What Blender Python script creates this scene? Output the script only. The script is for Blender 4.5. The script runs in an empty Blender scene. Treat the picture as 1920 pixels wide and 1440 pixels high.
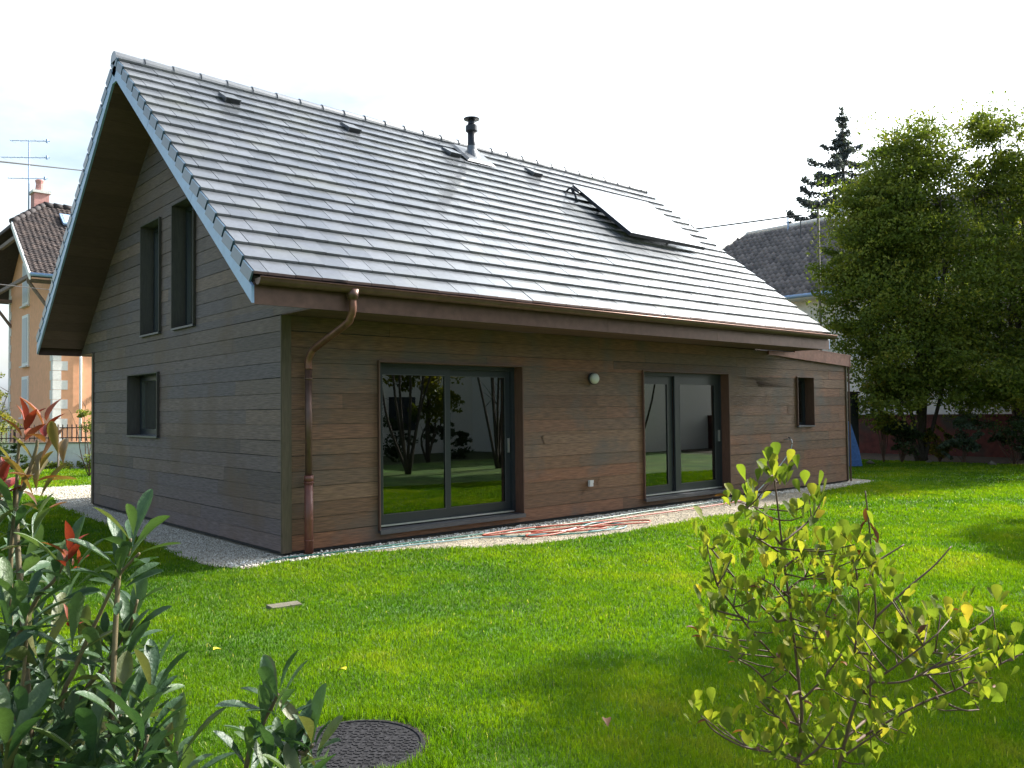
import bpy, math, random
import numpy as np
from mathutils import Vector, Matrix
random.seed(7); RNG = np.random.default_rng(11)
SC = bpy.context.scene
# ---------------- camera ----------------
CAM = Vector((-4.762, -9.732, 1.775))
FW = Vector((0.66066781, 0.75000612, 0.0317627)); RT = Vector((0.75056653, -0.66070821, -0.01070247)); UP = Vector((-0.01295896, -0.0309108, 0.99943814))
cd = bpy.data.cameras.new('camera'); cam = bpy.data.objects.new('camera', cd); SC.collection.objects.link(cam)
m = Matrix((RT, UP, -FW)).transposed().to_4x4(); m.translation = CAM; cam.matrix_world = m
cd.lens = 1578.85 / 1920 * 36; cd.sensor_width = 36; cd.clip_start = .05; cd.clip_end = 3000
SC.camera = cam
# ---------------- light ----------------
SUN = Vector((.80, -.14, .59)).normalized()
EL = math.asin(SUN.z); AZ = math.atan2(SUN.x, SUN.y)
w = bpy.data.worlds.new('World'); SC.world = w; w.use_nodes = True
wn = w.node_tree; wn.nodes.clear()
def WN(t, **k):
    n = wn.nodes.new(t)
    for a, b in k.items(): setattr(n, a, b)
    return n
sky = WN('ShaderNodeTexSky', sky_type='NISHITA', sun_disc=False, sun_elevation=EL, sun_rotation=AZ, air_density=1.3, dust_density=3.0, ozone_density=1.0)
tc = WN('ShaderNodeTexCoord'); mp = WN('ShaderNodeMapping'); mp.inputs['Scale'].default_value = (1, 1, 2.6); mp.inputs['Location'].default_value = (.35, .1, .2)
ns = WN('ShaderNodeTexNoise'); ns.inputs['Scale'].default_value = 2.1; ns.inputs['Detail'].default_value = 8; ns.inputs['Roughness'].default_value = .55
cr = WN('ShaderNodeValToRGB'); cr.color_ramp.elements[0].position = .43; cr.color_ramp.elements[1].position = .66
mx = WN('ShaderNodeMix', data_type='RGBA')
lum = WN('ShaderNodeRGBToBW'); mul = WN('ShaderNodeMath', operation='MULTIPLY'); mul.inputs[1].default_value = 1.8
cm = WN('ShaderNodeCombineColor')
bg = WN('ShaderNodeBackground'); bg.inputs['Strength'].default_value = .125
out = WN('ShaderNodeOutputWorld')
L = wn.links.new
dt = WN('ShaderNodeVectorMath', operation='DOT_PRODUCT'); dt.inputs[1].default_value = (.17, .06, .03); ad = WN('ShaderNodeMath', operation='ADD')
L(tc.outputs['Generated'], mp.inputs[0]); L(mp.outputs[0], ns.inputs['Vector']); L(tc.outputs['Generated'], dt.inputs[0]); L(ns.outputs['Fac'], ad.inputs[0]); L(dt.outputs['Value'], ad.inputs[1]); L(ad.outputs[0], cr.inputs[0])
L(sky.outputs[0], lum.inputs[0]); L(lum.outputs[0], mul.inputs[0])
for i, g in enumerate((.93, 1.0, 1.05)):
    m3 = WN('ShaderNodeMath', operation='MULTIPLY'); m3.inputs[1].default_value = g; L(mul.outputs[0], m3.inputs[0]); L(m3.outputs[0], cm.inputs[i])
L(cr.outputs[0], mx.inputs['Factor']); L(sky.outputs[0], mx.inputs['A']); L(cm.outputs[0], mx.inputs['B'])
L(mx.outputs['Result'], bg.inputs[0]); L(bg.outputs[0], out.inputs[0])
sl = bpy.data.lights.new('sun', 'SUN'); sl.energy = 5; sl.angle = math.radians(1.0); sl.color = (1, .95, .86)
so = bpy.data.objects.new('sun', sl); SC.collection.objects.link(so); so.rotation_euler = SUN.to_track_quat('Z', 'Y').to_euler(); so.location = (20, -5, 20)
SC.view_settings.view_transform = 'Standard'; SC.view_settings.look = 'None'; SC.view_settings.exposure = 1.08; SC.view_settings.gamma = 1
SC.cycles.max_bounces = 8; SC.cycles.transparent_max_bounces = 16
# ---------------- helpers ----------------
def tag(o, label=None, cat=None, group=None, kind=None):
    if label: o['label'] = label
    if cat: o['category'] = cat
    if group: o['group'] = group
    if kind: o['kind'] = kind
    return o
def empty(name, loc, label, cat, group=None):
    o = bpy.data.objects.new(name, None); SC.collection.objects.link(o); o.location = loc; o.empty_display_size = .2
    return tag(o, label, cat, group)
def link(name, me, mat, parent=None):
    o = bpy.data.objects.new(name, me); SC.collection.objects.link(o)
    for mm in (mat if isinstance(mat, (list, tuple)) else [mat]): me.materials.append(mm)
    if parent:
        o.parent = parent
        q = parent; t = Vector((0, 0, 0))
        while q: t = t + q.location; q = q.parent
        o.location = -t
    return o
class MB:
    def __init__(s): s.v = []; s.f = []; s.t = []; s.cur = 0.0
    def add(s, vs, fs):
        b = len(s.v); s.v += [tuple(p) for p in vs]; s.t += [s.cur] * len(vs); s.f += [tuple(b + i for i in f) for f in fs]; return s
    def hexa(s, p):  # 8 points: bottom 4, top 4
        return s.add(p, [(0, 3, 2, 1), (4, 5, 6, 7), (0, 1, 5, 4), (1, 2, 6, 5), (2, 3, 7, 6), (3, 0, 4, 7)])
    def box(s, a, b):
        x0, y0, z0 = a; x1, y1, z1 = b
        return s.hexa([(x0, y0, z0), (x1, y0, z0), (x1, y1, z0), (x0, y1, z0), (x0, y0, z1), (x1, y0, z1), (x1, y1, z1), (x0, y1, z1)])
    def prism(s, poly, d):  # poly list of 3d points, extruded by vector d
        n = len(poly); d = Vector(d); P = [Vector(p) for p in poly]; Q = [p + d for p in P]
        return s.add(P + Q, [tuple(range(n))[::-1], tuple(range(n, 2 * n))] + [(i, (i + 1) % n, (i + 1) % n + n, i + n) for i in range(n)])
    def tube(s, pts, r, n=8, cap=True):
        pts = [Vector(p) for p in pts]; k = len(pts)
        rs = r if isinstance(r, (list, tuple)) else [r] * k
        V = []; ref = None
        for i, p in enumerate(pts):
            d = (pts[min(i + 1, k - 1)] - pts[max(i - 1, 0)]).normalized()
            if ref is None: ref = Vector((0, 0, 1)) if abs(d.z) < .9 else Vector((1, 0, 0))
            a = d.cross(ref)
            if a.length < 1e-4: a = d.orthogonal()
            a.normalize(); b = a.cross(d).normalized(); ref = b
            for j in range(n):
                t = 2 * math.pi * j / n; V.append(p + (a * math.cos(t) + b * math.sin(t)) * rs[i])
        F = [(i * n + j, i * n + (j + 1) % n, (i + 1) * n + (j + 1) % n, (i + 1) * n + j) for i in range(k - 1) for j in range(n)]
        if cap: F += [tuple(range(n))[::-1], tuple((k - 1) * n + j for j in range(n))]
        return s.add(V, F)
    def disc(s, c, prof, n=32, axis='z'):  # lathe: profile (r,h)
        V = []; k = len(prof)
        for r, h in prof:
            for j in range(n):
                t = 2 * math.pi * j / n; a, b = r * math.cos(t), r * math.sin(t)
                V.append((c[0] + a, c[1] + b, c[2] + h) if axis == 'z' else (c[0] + a, c[1] - h, c[2] + b))
        F = [(i * n + j, i * n + (j + 1) % n, (i + 1) * n + (j + 1) % n, (i + 1) * n + j) for i in range(k - 1) for j in range(n)]
        F += [tuple(range(n))[::-1], tuple((k - 1) * n + j for j in range(n))]
        return s.add(V, F)
    def mesh(s, name, smooth=False):
        me = bpy.data.meshes.new(name); me.from_pydata(s.v, [], s.f)
        at = me.attributes.new('tint', 'FLOAT', 'POINT'); at.data.foreach_set('value', np.array(s.t, 'f'))
        me.validate(); me.update()
        if smooth: me.polygons.foreach_set('use_smooth', [True] * len(me.polygons))
        return me
    def build(s, name, mat, parent=None, smooth=False): return link(name, s.mesh(name, smooth), mat, parent)
def npmesh(name, V, F, tint=None, smooth=False):
    V = np.asarray(V, 'f').reshape(-1, 3); F = np.asarray(F, 'i'); me = bpy.data.meshes.new(name)
    nf, k = F.shape
    me.vertices.add(len(V)); me.vertices.foreach_set('co', V.ravel())
    me.loops.add(nf * k); me.loops.foreach_set('vertex_index', F.ravel())
    me.polygons.add(nf); me.polygons.foreach_set('loop_start', np.arange(0, nf * k, k, dtype='i')); me.polygons.foreach_set('loop_total', np.full(nf, k, 'i'))
    if tint is not None:
        at = me.attributes.new('tint', 'FLOAT', 'POINT'); at.data.foreach_set('value', np.asarray(tint, 'f'))
    me.update(calc_edges=True)
    if smooth: me.polygons.foreach_set('use_smooth', np.ones(nf, bool))
    return me
# ---------------- materials ----------------
def mat(name, col, rough=.6, metal=0, spec=.5, var=0, vscale=4, vmap=(1, 1, 1), bump=0, bscale=20, col2=None, tint=None, detail=6, trans=0, ior=None, dirt=None, coat=0, rvar=0):
    M = bpy.data.materials.new(name); M.use_nodes = True; nt = M.node_tree; P = nt.nodes['Principled BSDF']; l = nt.links.new
    P.inputs['Base Color'].default_value = (*col, 1); P.inputs['Roughness'].default_value = rough; P.inputs['Metallic'].default_value = metal
    P.inputs['Specular IOR Level'].default_value = spec
    if coat: P.inputs['Coat Weight'].default_value = coat; P.inputs['Coat Roughness'].default_value = .12
    if ior: P.inputs['IOR'].default_value = ior
    tcn = nt.nodes.new('ShaderNodeTexCoord'); mpn = nt.nodes.new('ShaderNodeMapping'); mpn.inputs['Scale'].default_value = vmap; l(tcn.outputs['Object'], mpn.inputs[0])
    c = None
    def rgb(x):
        n = nt.nodes.new('ShaderNodeRGB'); n.outputs[0].default_value = (*x, 1); return n.outputs[0]
    def mixc(f, a, b, mode='MIX', fv=None):
        n = nt.nodes.new('ShaderNodeMix'); n.data_type = 'RGBA'; n.blend_type = mode
        if f is not None: l(f, n.inputs['Factor'])
        else: n.inputs['Factor'].default_value = fv
        l(a, n.inputs['A']); l(b, n.inputs['B']); return n.outputs['Result']
    def noise(s, det=detail, vec=mpn.outputs[0]):
        n = nt.nodes.new('ShaderNodeTexNoise'); n.inputs['Scale'].default_value = s; n.inputs['Detail'].default_value = det; l(vec, n.inputs['Vector']); return n.outputs['Fac']
    def ramp(f, stops):
        n = nt.nodes.new('ShaderNodeValToRGB'); e = n.color_ramp.elements
        while len(e) < len(stops): e.new(.5)
        for i, (p, cc) in enumerate(stops): e[i].position = p; e[i].color = (*cc, 1)
        l(f, n.inputs[0]); return n.outputs[0]
    c = rgb(col)
    if tint:
        a = nt.nodes.new('ShaderNodeAttribute'); a.attribute_name = 'tint'; c = ramp(a.outputs['Fac'], tint)
    if col2:
        c = mixc(ramp(noise(vscale), [(.35, (0, 0, 0)), (.65, (1, 1, 1))]), c, rgb(col2))
    if var:
        c = mixc(None, c, ramp(noise(vscale * 2.7), [(.3, (1 - var,) * 3), (.7, (1 + var,) * 3)]), 'MULTIPLY', 1.0)
    if dirt:
        c = mixc(ramp(noise(dirt[1], 8, tcn.outputs['Object']), [(dirt[2], (0, 0, 0)), (dirt[3], (1, 1, 1))]), c, rgb(dirt[0]))
    l(c, P.inputs['Base Color'])
    if rvar:
        n = nt.nodes.new('ShaderNodeMapRange'); n.inputs[3].default_value = rough - rvar; n.inputs[4].default_value = rough + rvar; l(noise(vscale * 1.7), n.inputs[0]); l(n.outputs[0], P.inputs['Roughness'])
    if bump:
        b = nt.nodes.new('ShaderNodeBump'); b.inputs['Strength'].default_value = bump; b.inputs['Distance'].default_value = .02; l(noise(bscale), b.inputs['Height']); l(b.outputs[0], P.inputs['Normal'])
    if trans:
        o = nt.nodes['Material Output']; t = nt.nodes.new('ShaderNodeBsdfTranslucent'); mm = nt.nodes.new('ShaderNodeMixShader'); mm.inputs[0].default_value = trans
        br_ = mixc(None, c, rgb((1.5, 1.6, .7)), 'MULTIPLY', 1.0)
        l(br_, t.inputs[0]); l(P.outputs[0], mm.inputs[1]); l(t.outputs[0], mm.inputs[2]); l(mm.outputs[0], o.inputs[0])
    return M
def glass_mat():
    M = bpy.data.materials.new('glass'); M.use_nodes = True; nt = M.node_tree; nt.nodes.clear(); l = nt.links.new
    o = nt.nodes.new('ShaderNodeOutputMaterial'); g = nt.nodes.new('ShaderNodeBsdfGlossy'); g.inputs['Roughness'].default_value = .0; g.inputs[0].default_value = (.95, 1, .98, 1)
    t = nt.nodes.new('ShaderNodeBsdfTransparent'); t.inputs[0].default_value = (.55, .6, .58, 1)
    f = nt.nodes.new('ShaderNodeFresnel'); f.inputs[0].default_value = 2.4; mm = nt.nodes.new('ShaderNodeMixShader')
    l(f.outputs[0], mm.inputs[0]); l(t.outputs[0], mm.inputs[1]); l(g.outputs[0], mm.inputs[2]); l(mm.outputs[0], o.inputs[0]); return M
GLASS = glass_mat()
G = (.9, .9, 13)
TL = [(0, (.095, .047, .024)), (.3, (.145, .074, .037)), (.55, (.12, .07, .042)), (.8, (.175, .072, .034)), (1, (.155, .095, .056))]
TG = [(0, (.082, .059, .058)), (.35, (.136, .094, .082)), (.65, (.1, .077, .086)), (1, (.165, .108, .086))]
M_long = mat('stained_larch_boards', (.1, .06, .04), .62, tint=TL, var=.42, vscale=2.2, vmap=G, bump=.3, bscale=5, dirt=((.075, .066, .056), 1.1, .5, .72))
M_gab = mat('weathered_larch_boards', (.1, .08, .07), .66, tint=TG, var=.36, vscale=2.2, vmap=G, bump=.3, bscale=5, dirt=((.105, .062, .04), 1.0, .5, .75))
M_corner = mat('olive_brown_trim', (.09, .066, .042), .65, var=.2, vscale=2, vmap=(8, 8, 1), bump=.1)
M_revd = mat('dark_grey_brown_reveal', (.055, .047, .042), .65, var=.2, vscale=2, vmap=(8, 8, 1))
M_reveal = mat('brown_reveal_wood', (.10, .05, .035), .6, var=.2, vscale=2, vmap=(8, 8, 1))
M_soffit = mat('soffit_boards', (.15, .095, .066), .7, tint=[(0, (.085, .046, .04)), (1, (.125, .068, .056))], var=.25, vscale=2, vmap=(1.2, 30, 30), bump=.2)
M_tile = mat('slate_grey_roof_tile', (.07, .075, .085), .42, spec=1.0, ior=1.6, tint=[(0, (.06, .068, .082)), (.5, (.09, .097, .112)), (1, (.125, .132, .148))], dirt=((.13, .135, .125), 1.3, .52, .8), var=.16, vscale=5, bump=.04, bscale=30, rvar=.06, coat=.7)
M_zinc = mat('sky_reflection_blue_metal', (.28, .41, .62), .4, metal=.15, var=.08, vscale=3)  # sky mirrored in the verge boards is painted in as a blue base colour
M_copper = mat('copper', (.17, .078, .052), .42, metal=.5, var=.25, vscale=5, bump=.03, rvar=.1)
M_copdark = mat('patinated_copper', (.12, .066, .05), .42, metal=.4, var=.2, vscale=3, rvar=.1)
M_pipe_red = mat('red_brown_pipe', (.16, .055, .04), .45, var=.12)
M_anth = mat('anthracite_aluminium', (.022, .028, .034), .35, spec=.5)
M_alu = mat('brushed_aluminium', (.6, .6, .62), .35, metal=.8)
M_sill = mat('dark_grey_sill', (.09, .09, .1), .45, metal=.3, var=.1)
M_dark = mat('dark_interior', (.06, .06, .058), .9)
M_base = mat('dark_membrane', (.02, .02, .02), .9)
M_black = mat('black_metal', (.03, .032, .038), .4, metal=.4)
M_plaster_w = mat('white_render', (.76, .74, .7), .9, var=.06, vscale=3, bump=.15, bscale=60, dirt=((.45, .43, .38), 1.2, .55, .85))
M_orange = mat('orange_render', (.78, .40, .23), .9, var=.07, vscale=2, bump=.1, bscale=60)
M_white = mat('white_paint', (.78, .78, .76), .6, var=.04)
M_stonew = mat('white_quoin_stone', (.7, .68, .64), .8, var=.08, bump=.2)
M_brickred = mat('red_brown_render', (.10, .028, .022), .9, var=.35, vscale=2, bump=.3, dirt=((.05, .04, .03), 1.2, .5, .7))
M_clay = mat('old_clay_tile', (.12, .06, .045), .8, tint=[(0, (.045, .036, .036)), (.6, (.075, .055, .05)), (1, (.11, .08, .07))], var=.2, vscale=4)
M_pant = mat('grey_brown_pantile', (.2, .16, .14), .6, tint=[(0, (.12, .1, .095)), (1, (.26, .215, .195))], var=.15)
M_pink = mat('pink_brick_chimney', (.55, .28, .25), .85, var=.15, vscale=6)
M_wood_old = mat('old_timber', (.2, .15, .13), .8, var=.2)
M_shutter = mat('pale_shutter', (.5, .52, .55), .6, var=.05)
M_conc = mat('grey_concrete', (.14, .125, .09), .9, var=.2, vscale=6, bump=.3)
M_iron = mat('rusty_iron', (.05, .022, .018), .7, var=.2)
M_wire = mat('black_cable', (.02, .02, .02), .6)
M_soil = mat('garden_soil', (.055, .038, .022), .95, var=.35, vscale=5, bump=.8, bscale=9)
M_bark = mat('grey_brown_bark', (.075, .058, .045), .9, var=.3, vscale=8, bump=.5)
M_barkp = mat('pale_bark', (.35, .32, .27), .85, var=.3, vscale=8, bump=.3)
M_twig = mat('brown_twig', (.10, .055, .035), .7, var=.2, vscale=20)
M_ltwig = mat('green_brown_stem', (.12, .09, .045), .6, var=.25, vscale=20)
def leafmat(name, stops, rough=.45, spec=.5, trans=.35, coat=0, veins=0): return mat(name, stops[0][1], rough, spec=spec, tint=stops, trans=trans, var=.12, vscale=15, coat=coat, bump=veins, bscale=70)
# ---------------- timber house ----------------
W, EO, ZS, OV, LR, ZR, L2 = 8.24, .88, 3.0, .775, 11.96, 7.40, 14.40
XE = 11.2
PITCH = math.atan2(ZR - 3.33, W / 2 + EO); SP, CP = math.sin(PITCH), math.cos(PITCH)
SLEN = math.hypot(ZR - 3.33, W / 2 + EO)
def S(x, v, h, side=0):
    y = -EO + v * CP - h * SP; z = 3.33 + v * SP + h * CP
    return (x, y if side == 0 else W - y, z)
house = empty('timber_house', (0, 0, 0), 'brown timber clad house with a steep grey tiled roof and two sliding glass doors', 'house')
def wall_rects(u0, u1, z0, z1, ops):
    zs = sorted({z0, z1} | {z for o in ops for z in (o[2], o[3]) if z0 < z < z1}); R = []
    for a, b in zip(zs, zs[1:]):
        cuts = sorted((o[0], o[1]) for o in ops if o[2] < b - 1e-4 and o[3] > a + 1e-4); u = u0
        for c, d in cuts:
            if c > u: R.append((u, c, a, b))
            u = max(u, d)
        if u < u1: R.append((u, u1, a, b))
    return R
D1 = (1.40, 4.03, .175, 2.475); D2 = (6.92, 9.56, .175, 2.475); WA = (12.14, 12.85, 1.37, 2.46)
GA = (4.44, 5.99, 1.41, 2.48); U1 = (4.36, 5.30, 3.12, 5.02); U2 = (2.87, 3.80, 3.12, 5.10)
def gable_z(y): return 3.33 + (min(y, W - y) + EO) * SP / CP - .30
def clad(u0f, u1f, z0, z1, ops, P, zmax=None, step=.197):
    mb = MB(); z = z0; rr = random.Random(5)
    while z < z1:
        zt = min(z + step - .006, z1); a, b = u0f(z), u1f(z)
        segs = []; u = a - rr.uniform(0, 3)
        while u < b: n = u + rr.uniform(2.2, 4.4); segs.append((max(u, a), min(n, b), rr.random())); u = n
        for s0, s1, t in segs:
            if s1 - s0 < .03: continue
            w1, w2 = rr.uniform(-.004, .004), rr.uniform(-.004, .004)
            for c, d, e, f in wall_rects(s0, s1, z, zt, ops):
                mb.cur = t; g = .0015
                lean = lambda zz: .0125 - .006 * (zz - z) / step
                k0, k1 = (e, f)
                ss0, ss1 = c + (g if c > s0 or 1 else 0), d - g
                top = min(u1f(f), ss1) if u1f(f) < d else ss1; bot0 = ss0 if u0f(f) <= c else max(u0f(f), ss0)
                mb.hexa([P(ss0, 0, k0 + (w1 if k0 == z else 0)), P(ss1, 0, k0 + (w2 if k0 == z else 0)), P(ss1, lean(k0), k0 + (w2 if k0 == z else 0)), P(ss0, lean(k0), k0 + (w1 if k0 == z else 0)),
                         P(bot0, 0, k1 + w1 * .9), P(top, 0, k1 + w2 * .9), P(top, lean(k1), k1 + w2 * .9), P(bot0, lean(k1), k1 + w1 * .9)])
        z += step
    return mb
# long wall: sheathing behind, then boards
mb = MB()
for a, b, c, d in wall_rects(.0, L2, .02, 3.05, [D1, D2, WA]): mb.box((max(a, .034), .032, c), (b, .26, min(d, 3.05 if b <= LR else 2.9)))
mb.build('sheathing', M_base, house)
lw = clad(lambda z: .13, lambda z: L2 - .05, .055, 3.02, [D1, D2, WA], lambda u, o, z: (u, .03 - o, min(z, 3.0 if u < 11.2 else 2.99 - (u - 11.2) * .055)))
lw.build('long_wall_cladding', M_long, house)
mb = MB()
for a, b, c, d in wall_rects(.0, W, .02, ZS, [GA]): mb.box((.032, max(a, .262), c), (.26, b, d))
for a, b, c, d in wall_rects(.0, W, ZS, ZR - .4, [U1, U2]):
    pass
# gable triangle sheathing in vertical slices, leaving the windows open
ys = sorted({-EO + .02, W / 2, W + EO - .02, U1[0], U1[1], U2[0], U2[1], 0, W})
for a, b in zip(ys, ys[1:]):
    za, zb = gable_z(a), gable_z(b); mid = (a + b) / 2; o = [q for q in (U1, U2) if q[0] < mid < q[1]]
    def sl(z0a, z0b, z1a, z1b): mb.hexa([(.032, a, z0a), (.26, a, z0a), (.26, b, z0b), (.032, b, z0b), (.032, a, z1a), (.26, a, z1a), (.26, b, z1b), (.032, b, z1b)])
    if o: sl(ZS + .02, ZS + .02, o[0][2], o[0][2]); sl(o[0][3], o[0][3], za, zb)
    else: sl(ZS + .02, ZS + .02, za, zb)
mb.build('gable_sheathing', M_base, house)
def g0(z): return .02 if z < ZS - .02 else max(.0 - EO + .03, -EO + (z - 3.0) * CP / SP + .0)
def g1(z): return W - .02 if z < ZS - .02 else W - g0(z)
gl = clad(g0, g1, .055, ZR - .45, [GA, U1, U2], lambda u, o, z: (.03 - o, u, z)); gl.build('gable_wall_cladding', M_gab, house)
# far and back walls (plain board faces, seen only from other sides)
bk = clad(lambda z: .0, lambda z: L2, .055, 2.95, [], lambda u, o, z: (u, (W if u <= XE + 4 else W) + o - .03, z)); 
mb = MB(); mb.box((.27, W - .22, .02), (L2 - .01, W - .03, 2.7)); mb.box((L2 - .26, .262, .02), (L2 - .03, W - .225, 2.72)); 
mb.prism([(XE, .3, 2.7), (XE, W - .3, 2.7), (XE, W - .3, 3.2), (XE, W / 2, ZR - .45), (XE, .3, 3.2)], (-.2, 0, 0)); mb.build('rear_wall', M_long, house)
# corner boards
mb = MB(); mb.box((-.004, -.006, .04), (.128, .03, ZS)); mb.box((-.008, -.0, .04), (.03, .022, ZS)); mb.build('corner_board', M_corner, house)
mb = MB(); mb.box((-.004, W - .09, .04), (.03, W + .004, ZS)); mb.build('corner_board', M_corner, house)
mb = MB(); mb.box((L2 - .048, -.006, .04), (L2 + .004, .06, 2.78)); mb.build('corner_board', M_corner, house)
mb = MB(); mb.tube([(L2 + .07, -.01, 0.03), (L2 + .07, -.01, 2.74)], .022); mb.build('thin_downpipe', M_copdark, house)
# interior: floors, back wall
mb = MB(); mb.box((.3, .3, .03), (L2 - .3, W - .3, .17)); mb.box((.3, 4.1, .175), (XE, 4.2, 2.74)); mb.box((5.0, .3, .175), (5.1, 4.09, 2.74)); mb.box((.3, .3, 2.75), (XE - .3, W - .3, 2.95)); mb.build('interior', M_dark, house)
# ---- openings ----
def frame_rect(mb, P, u0, u1, z0, z1, w, d0, d1, wb=None):
    wb = wb or w
    def B(a, b, c, d): mb.hexa([P(a, d0, c), P(b, d0, c), P(b, d1, c), P(a, d1, c), P(a, d0, d), P(b, d0, d), P(b, d1, d), P(a, d1, d)])
    B(u0, u0 + w, z0, z1); B(u1 - w, u1, z0, z1); B(u0 + w, u1 - w, z0, z0 + wb); B(u0 + w, u1 - w, z1 - w, z1)
PL = lambda u, o, z: (u, o, z); PG = lambda u, o, z: (o, u, z)
def reveal(par, P, o, depth, mt, lip=.022):
    u0, u1, z0, z1 = o; mb = MB(); t = .02
    def B(a, b, c, d, e, f): mb.hexa([P(a, e, c), P(b, e, c), P(b, f, c), P(a, f, c), P(a, e, d), P(b, e, d), P(b, f, d), P(a, f, d)])
    B(u0, u0 + t, z0, z1, -lip, depth); B(u1 - t, u1, z0, z1, -lip, depth); B(u0 + t, u1 - t, z1 - t, z1, -lip, depth)
    mb.build('reveal', mt, par)
def door(o, mid, leftfront, name):
    u0, u1, z0, z1 = o
    e = MB(); frame_rect(e, PL, u0 + .02, u1 - .02, z0 + .03, z1 - .02, .06, .17, .28, .03); fr = e.build(name, M_anth, house)
    reveal(fr, PL, o, .28, M_reveal)
    s = MB(); s.box((u0 + .0, -.04, z0 - .02), (u1, .17, z0 + .012)); s.box((u0 + .0, -.045, z0 - .045), (u1, -.03, z0 + .012)); s.build('sill', M_sill, fr)
    s = MB(); s.box((u0 + .08, .135, z0 + .032), (u1 - .08, .168, z0 + .052)); s.build('track', M_alu, fr)
    lap = .05 if leftfront else -.005; sw = .095 if leftfront else .15; A = (u0 + .08, mid + lap); Bx = (mid - lap, u1 - .08)
    for (a, b), fy in ((A, .175 if leftfront else .225), (Bx, .225 if leftfront else .175)):
        s = MB(); frame_rect(s, PL, a, b, z0 + .055, z1 - .08, sw, fy, fy + .045, .13); sf = s.build('sash', M_anth, fr)
        g = MB(); g.box((a + sw, fy + .018, z0 + .185), (b - sw, fy + .026, z1 - .08 - sw)); g.build('pane', GLASS, sf)
        g = MB(); frame_rect(g, PL, a + sw - .002, b - sw + .002, z0 + .183, z1 - .078 - sw, .008, fy - .003, fy + .003); g.build('glazing_bead', M_alu if False else M_sill, sf)
        if (a, b) == Bx:
            h = MB(); h.box((b - .055, fy - .03, z0 + .95), (b - .03, fy - .001, z0 + 1.17)); h.build('handle', M_alu, sf)
    return fr
d1 = door(D1, 2.70, True, 'sliding_door'); d2 = door(D2, 8.05, False, 'sliding_door')
d1['label'] = 'wide sliding glass door near the copper downpipe'; d2['label'] = 'sliding glass door to the right of the round wall lamp'
# curtain edge behind first door
mb = MB()
for i in range(14): mb.box((1.55 + i * .03, .42 + .02 * (i % 2), .2), (1.58 + i * .03, .44 + .02 * (i % 2), 2.4))
mb.build('curtain', mat('grey_curtain', (.35, .35, .33), .9), d1)
def window(o, P, depth, name, mt, sill=True, fw=.05, mull=None):
    u0, u1, z0, z1 = o; e = MB(); frame_rect(e, P, u0 + .02, u1 - .02, z0 + .02, z1 - .02, fw, depth, depth + .07); fr = e.build(name, M_anth, house)
    reveal(fr, P, o, depth + .07, mt)
    s = MB(); s.hexa([P(u0, -.03, z0 - .02), P(u1, -.03, z0 - .02), P(u1, depth, z0 - .02), P(u0, depth, z0 - .02), P(u0, -.03, z0 + .008), P(u1, -.03, z0 + .008), P(u1, depth, z0 + .02), P(u0, depth, z0 + .02)]); s.build('sill', M_sill, fr)
    g = MB(); d = depth + .03; g.hexa([P(u0 + .06, d, z0 + .06), P(u1 - .06, d, z0 + .06), P(u1 - .06, d + .01, z0 + .06), P(u0 + .06, d + .01, z0 + .06), P(u0 + .06, d, z1 - .06), P(u1 - .06, d, z1 - .06), P(u1 - .06, d + .01, z1 - .06), P(u0 + .06, d + .01, z1 - .06)]); g.build('pane', GLASS, fr)
    return fr
window(WA, PL, .2, 'window', M_reveal, fw=.06); window(GA, PG, .2, 'window', M_revd, fw=.09); window(U1, PG, .2, 'window', M_revd, fw=.07); window(U2, PG, .2, 'window', M_revd, fw=.07)
mb = MB(); mb.box((.5, 3.9, 1.0), (.52, 6.6, 2.7)); mb.box((.6, 2.2, 3.05), (.62, 6.2, 5.6)); mb.build('inner_partition', M_dark, house)
# ---- roof ----
def course_tiles(side):
    mb = MB(); rr = random.Random(3 + side); ex = .33; n = 20; w = .336
    for k in range(n):
        v0 = k * ex - .02; v1 = min(v0 + ex + .05, SLEN - .04); off = 0 if k % 2 else w / 2; x = -OV
        while x < LR - .01:
            x1 = min(x + (w - off if (x == -OV and off) else w), LR); mb.cur = rr.random()
            j = rr.uniform(-.003, .003); g = .0035; tw = rr.uniform(-.0035, .0035)
            p = [S(x + g, v0, .008 + j, side), S(x1 - g, v0, .008 + j + tw, side), S(x1 - g, v1, -.03 + j, side), S(x + g, v1, -.03 + j, side),
                 S(x + g, v0, .043 + j, side), S(x1 - g, v0, .043 + j + tw, side), S(x1 - g, v1, .004 + j, side), S(x + g, v1, .004 + j, side)]
            if side: p = [p[i] for i in (1, 0, 3, 2, 5, 4, 7, 6)]
            mb.hexa(p); x = x1
        for xx, ww in []:   # verge flaps, one per course
            mb.cur = .5; a, b = sorted((xx, xx + ww)); vv0 = v0 + .0; vv1 = v0 + ex - .035
            p = [S(a, vv0, -.10, side), S(b, vv0, -.10, side), S(b, vv1, -.135, side), S(a, vv1, -.135, side), S(a, vv0, .052, side), S(b, vv0, .052, side), S(b, vv1, .01, side), S(a, vv1, .01, side)]
            if side: p = [p[i] for i in (1, 0, 3, 2, 5, 4, 7, 6)]
            mb.hexa(p)
    return mb
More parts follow.
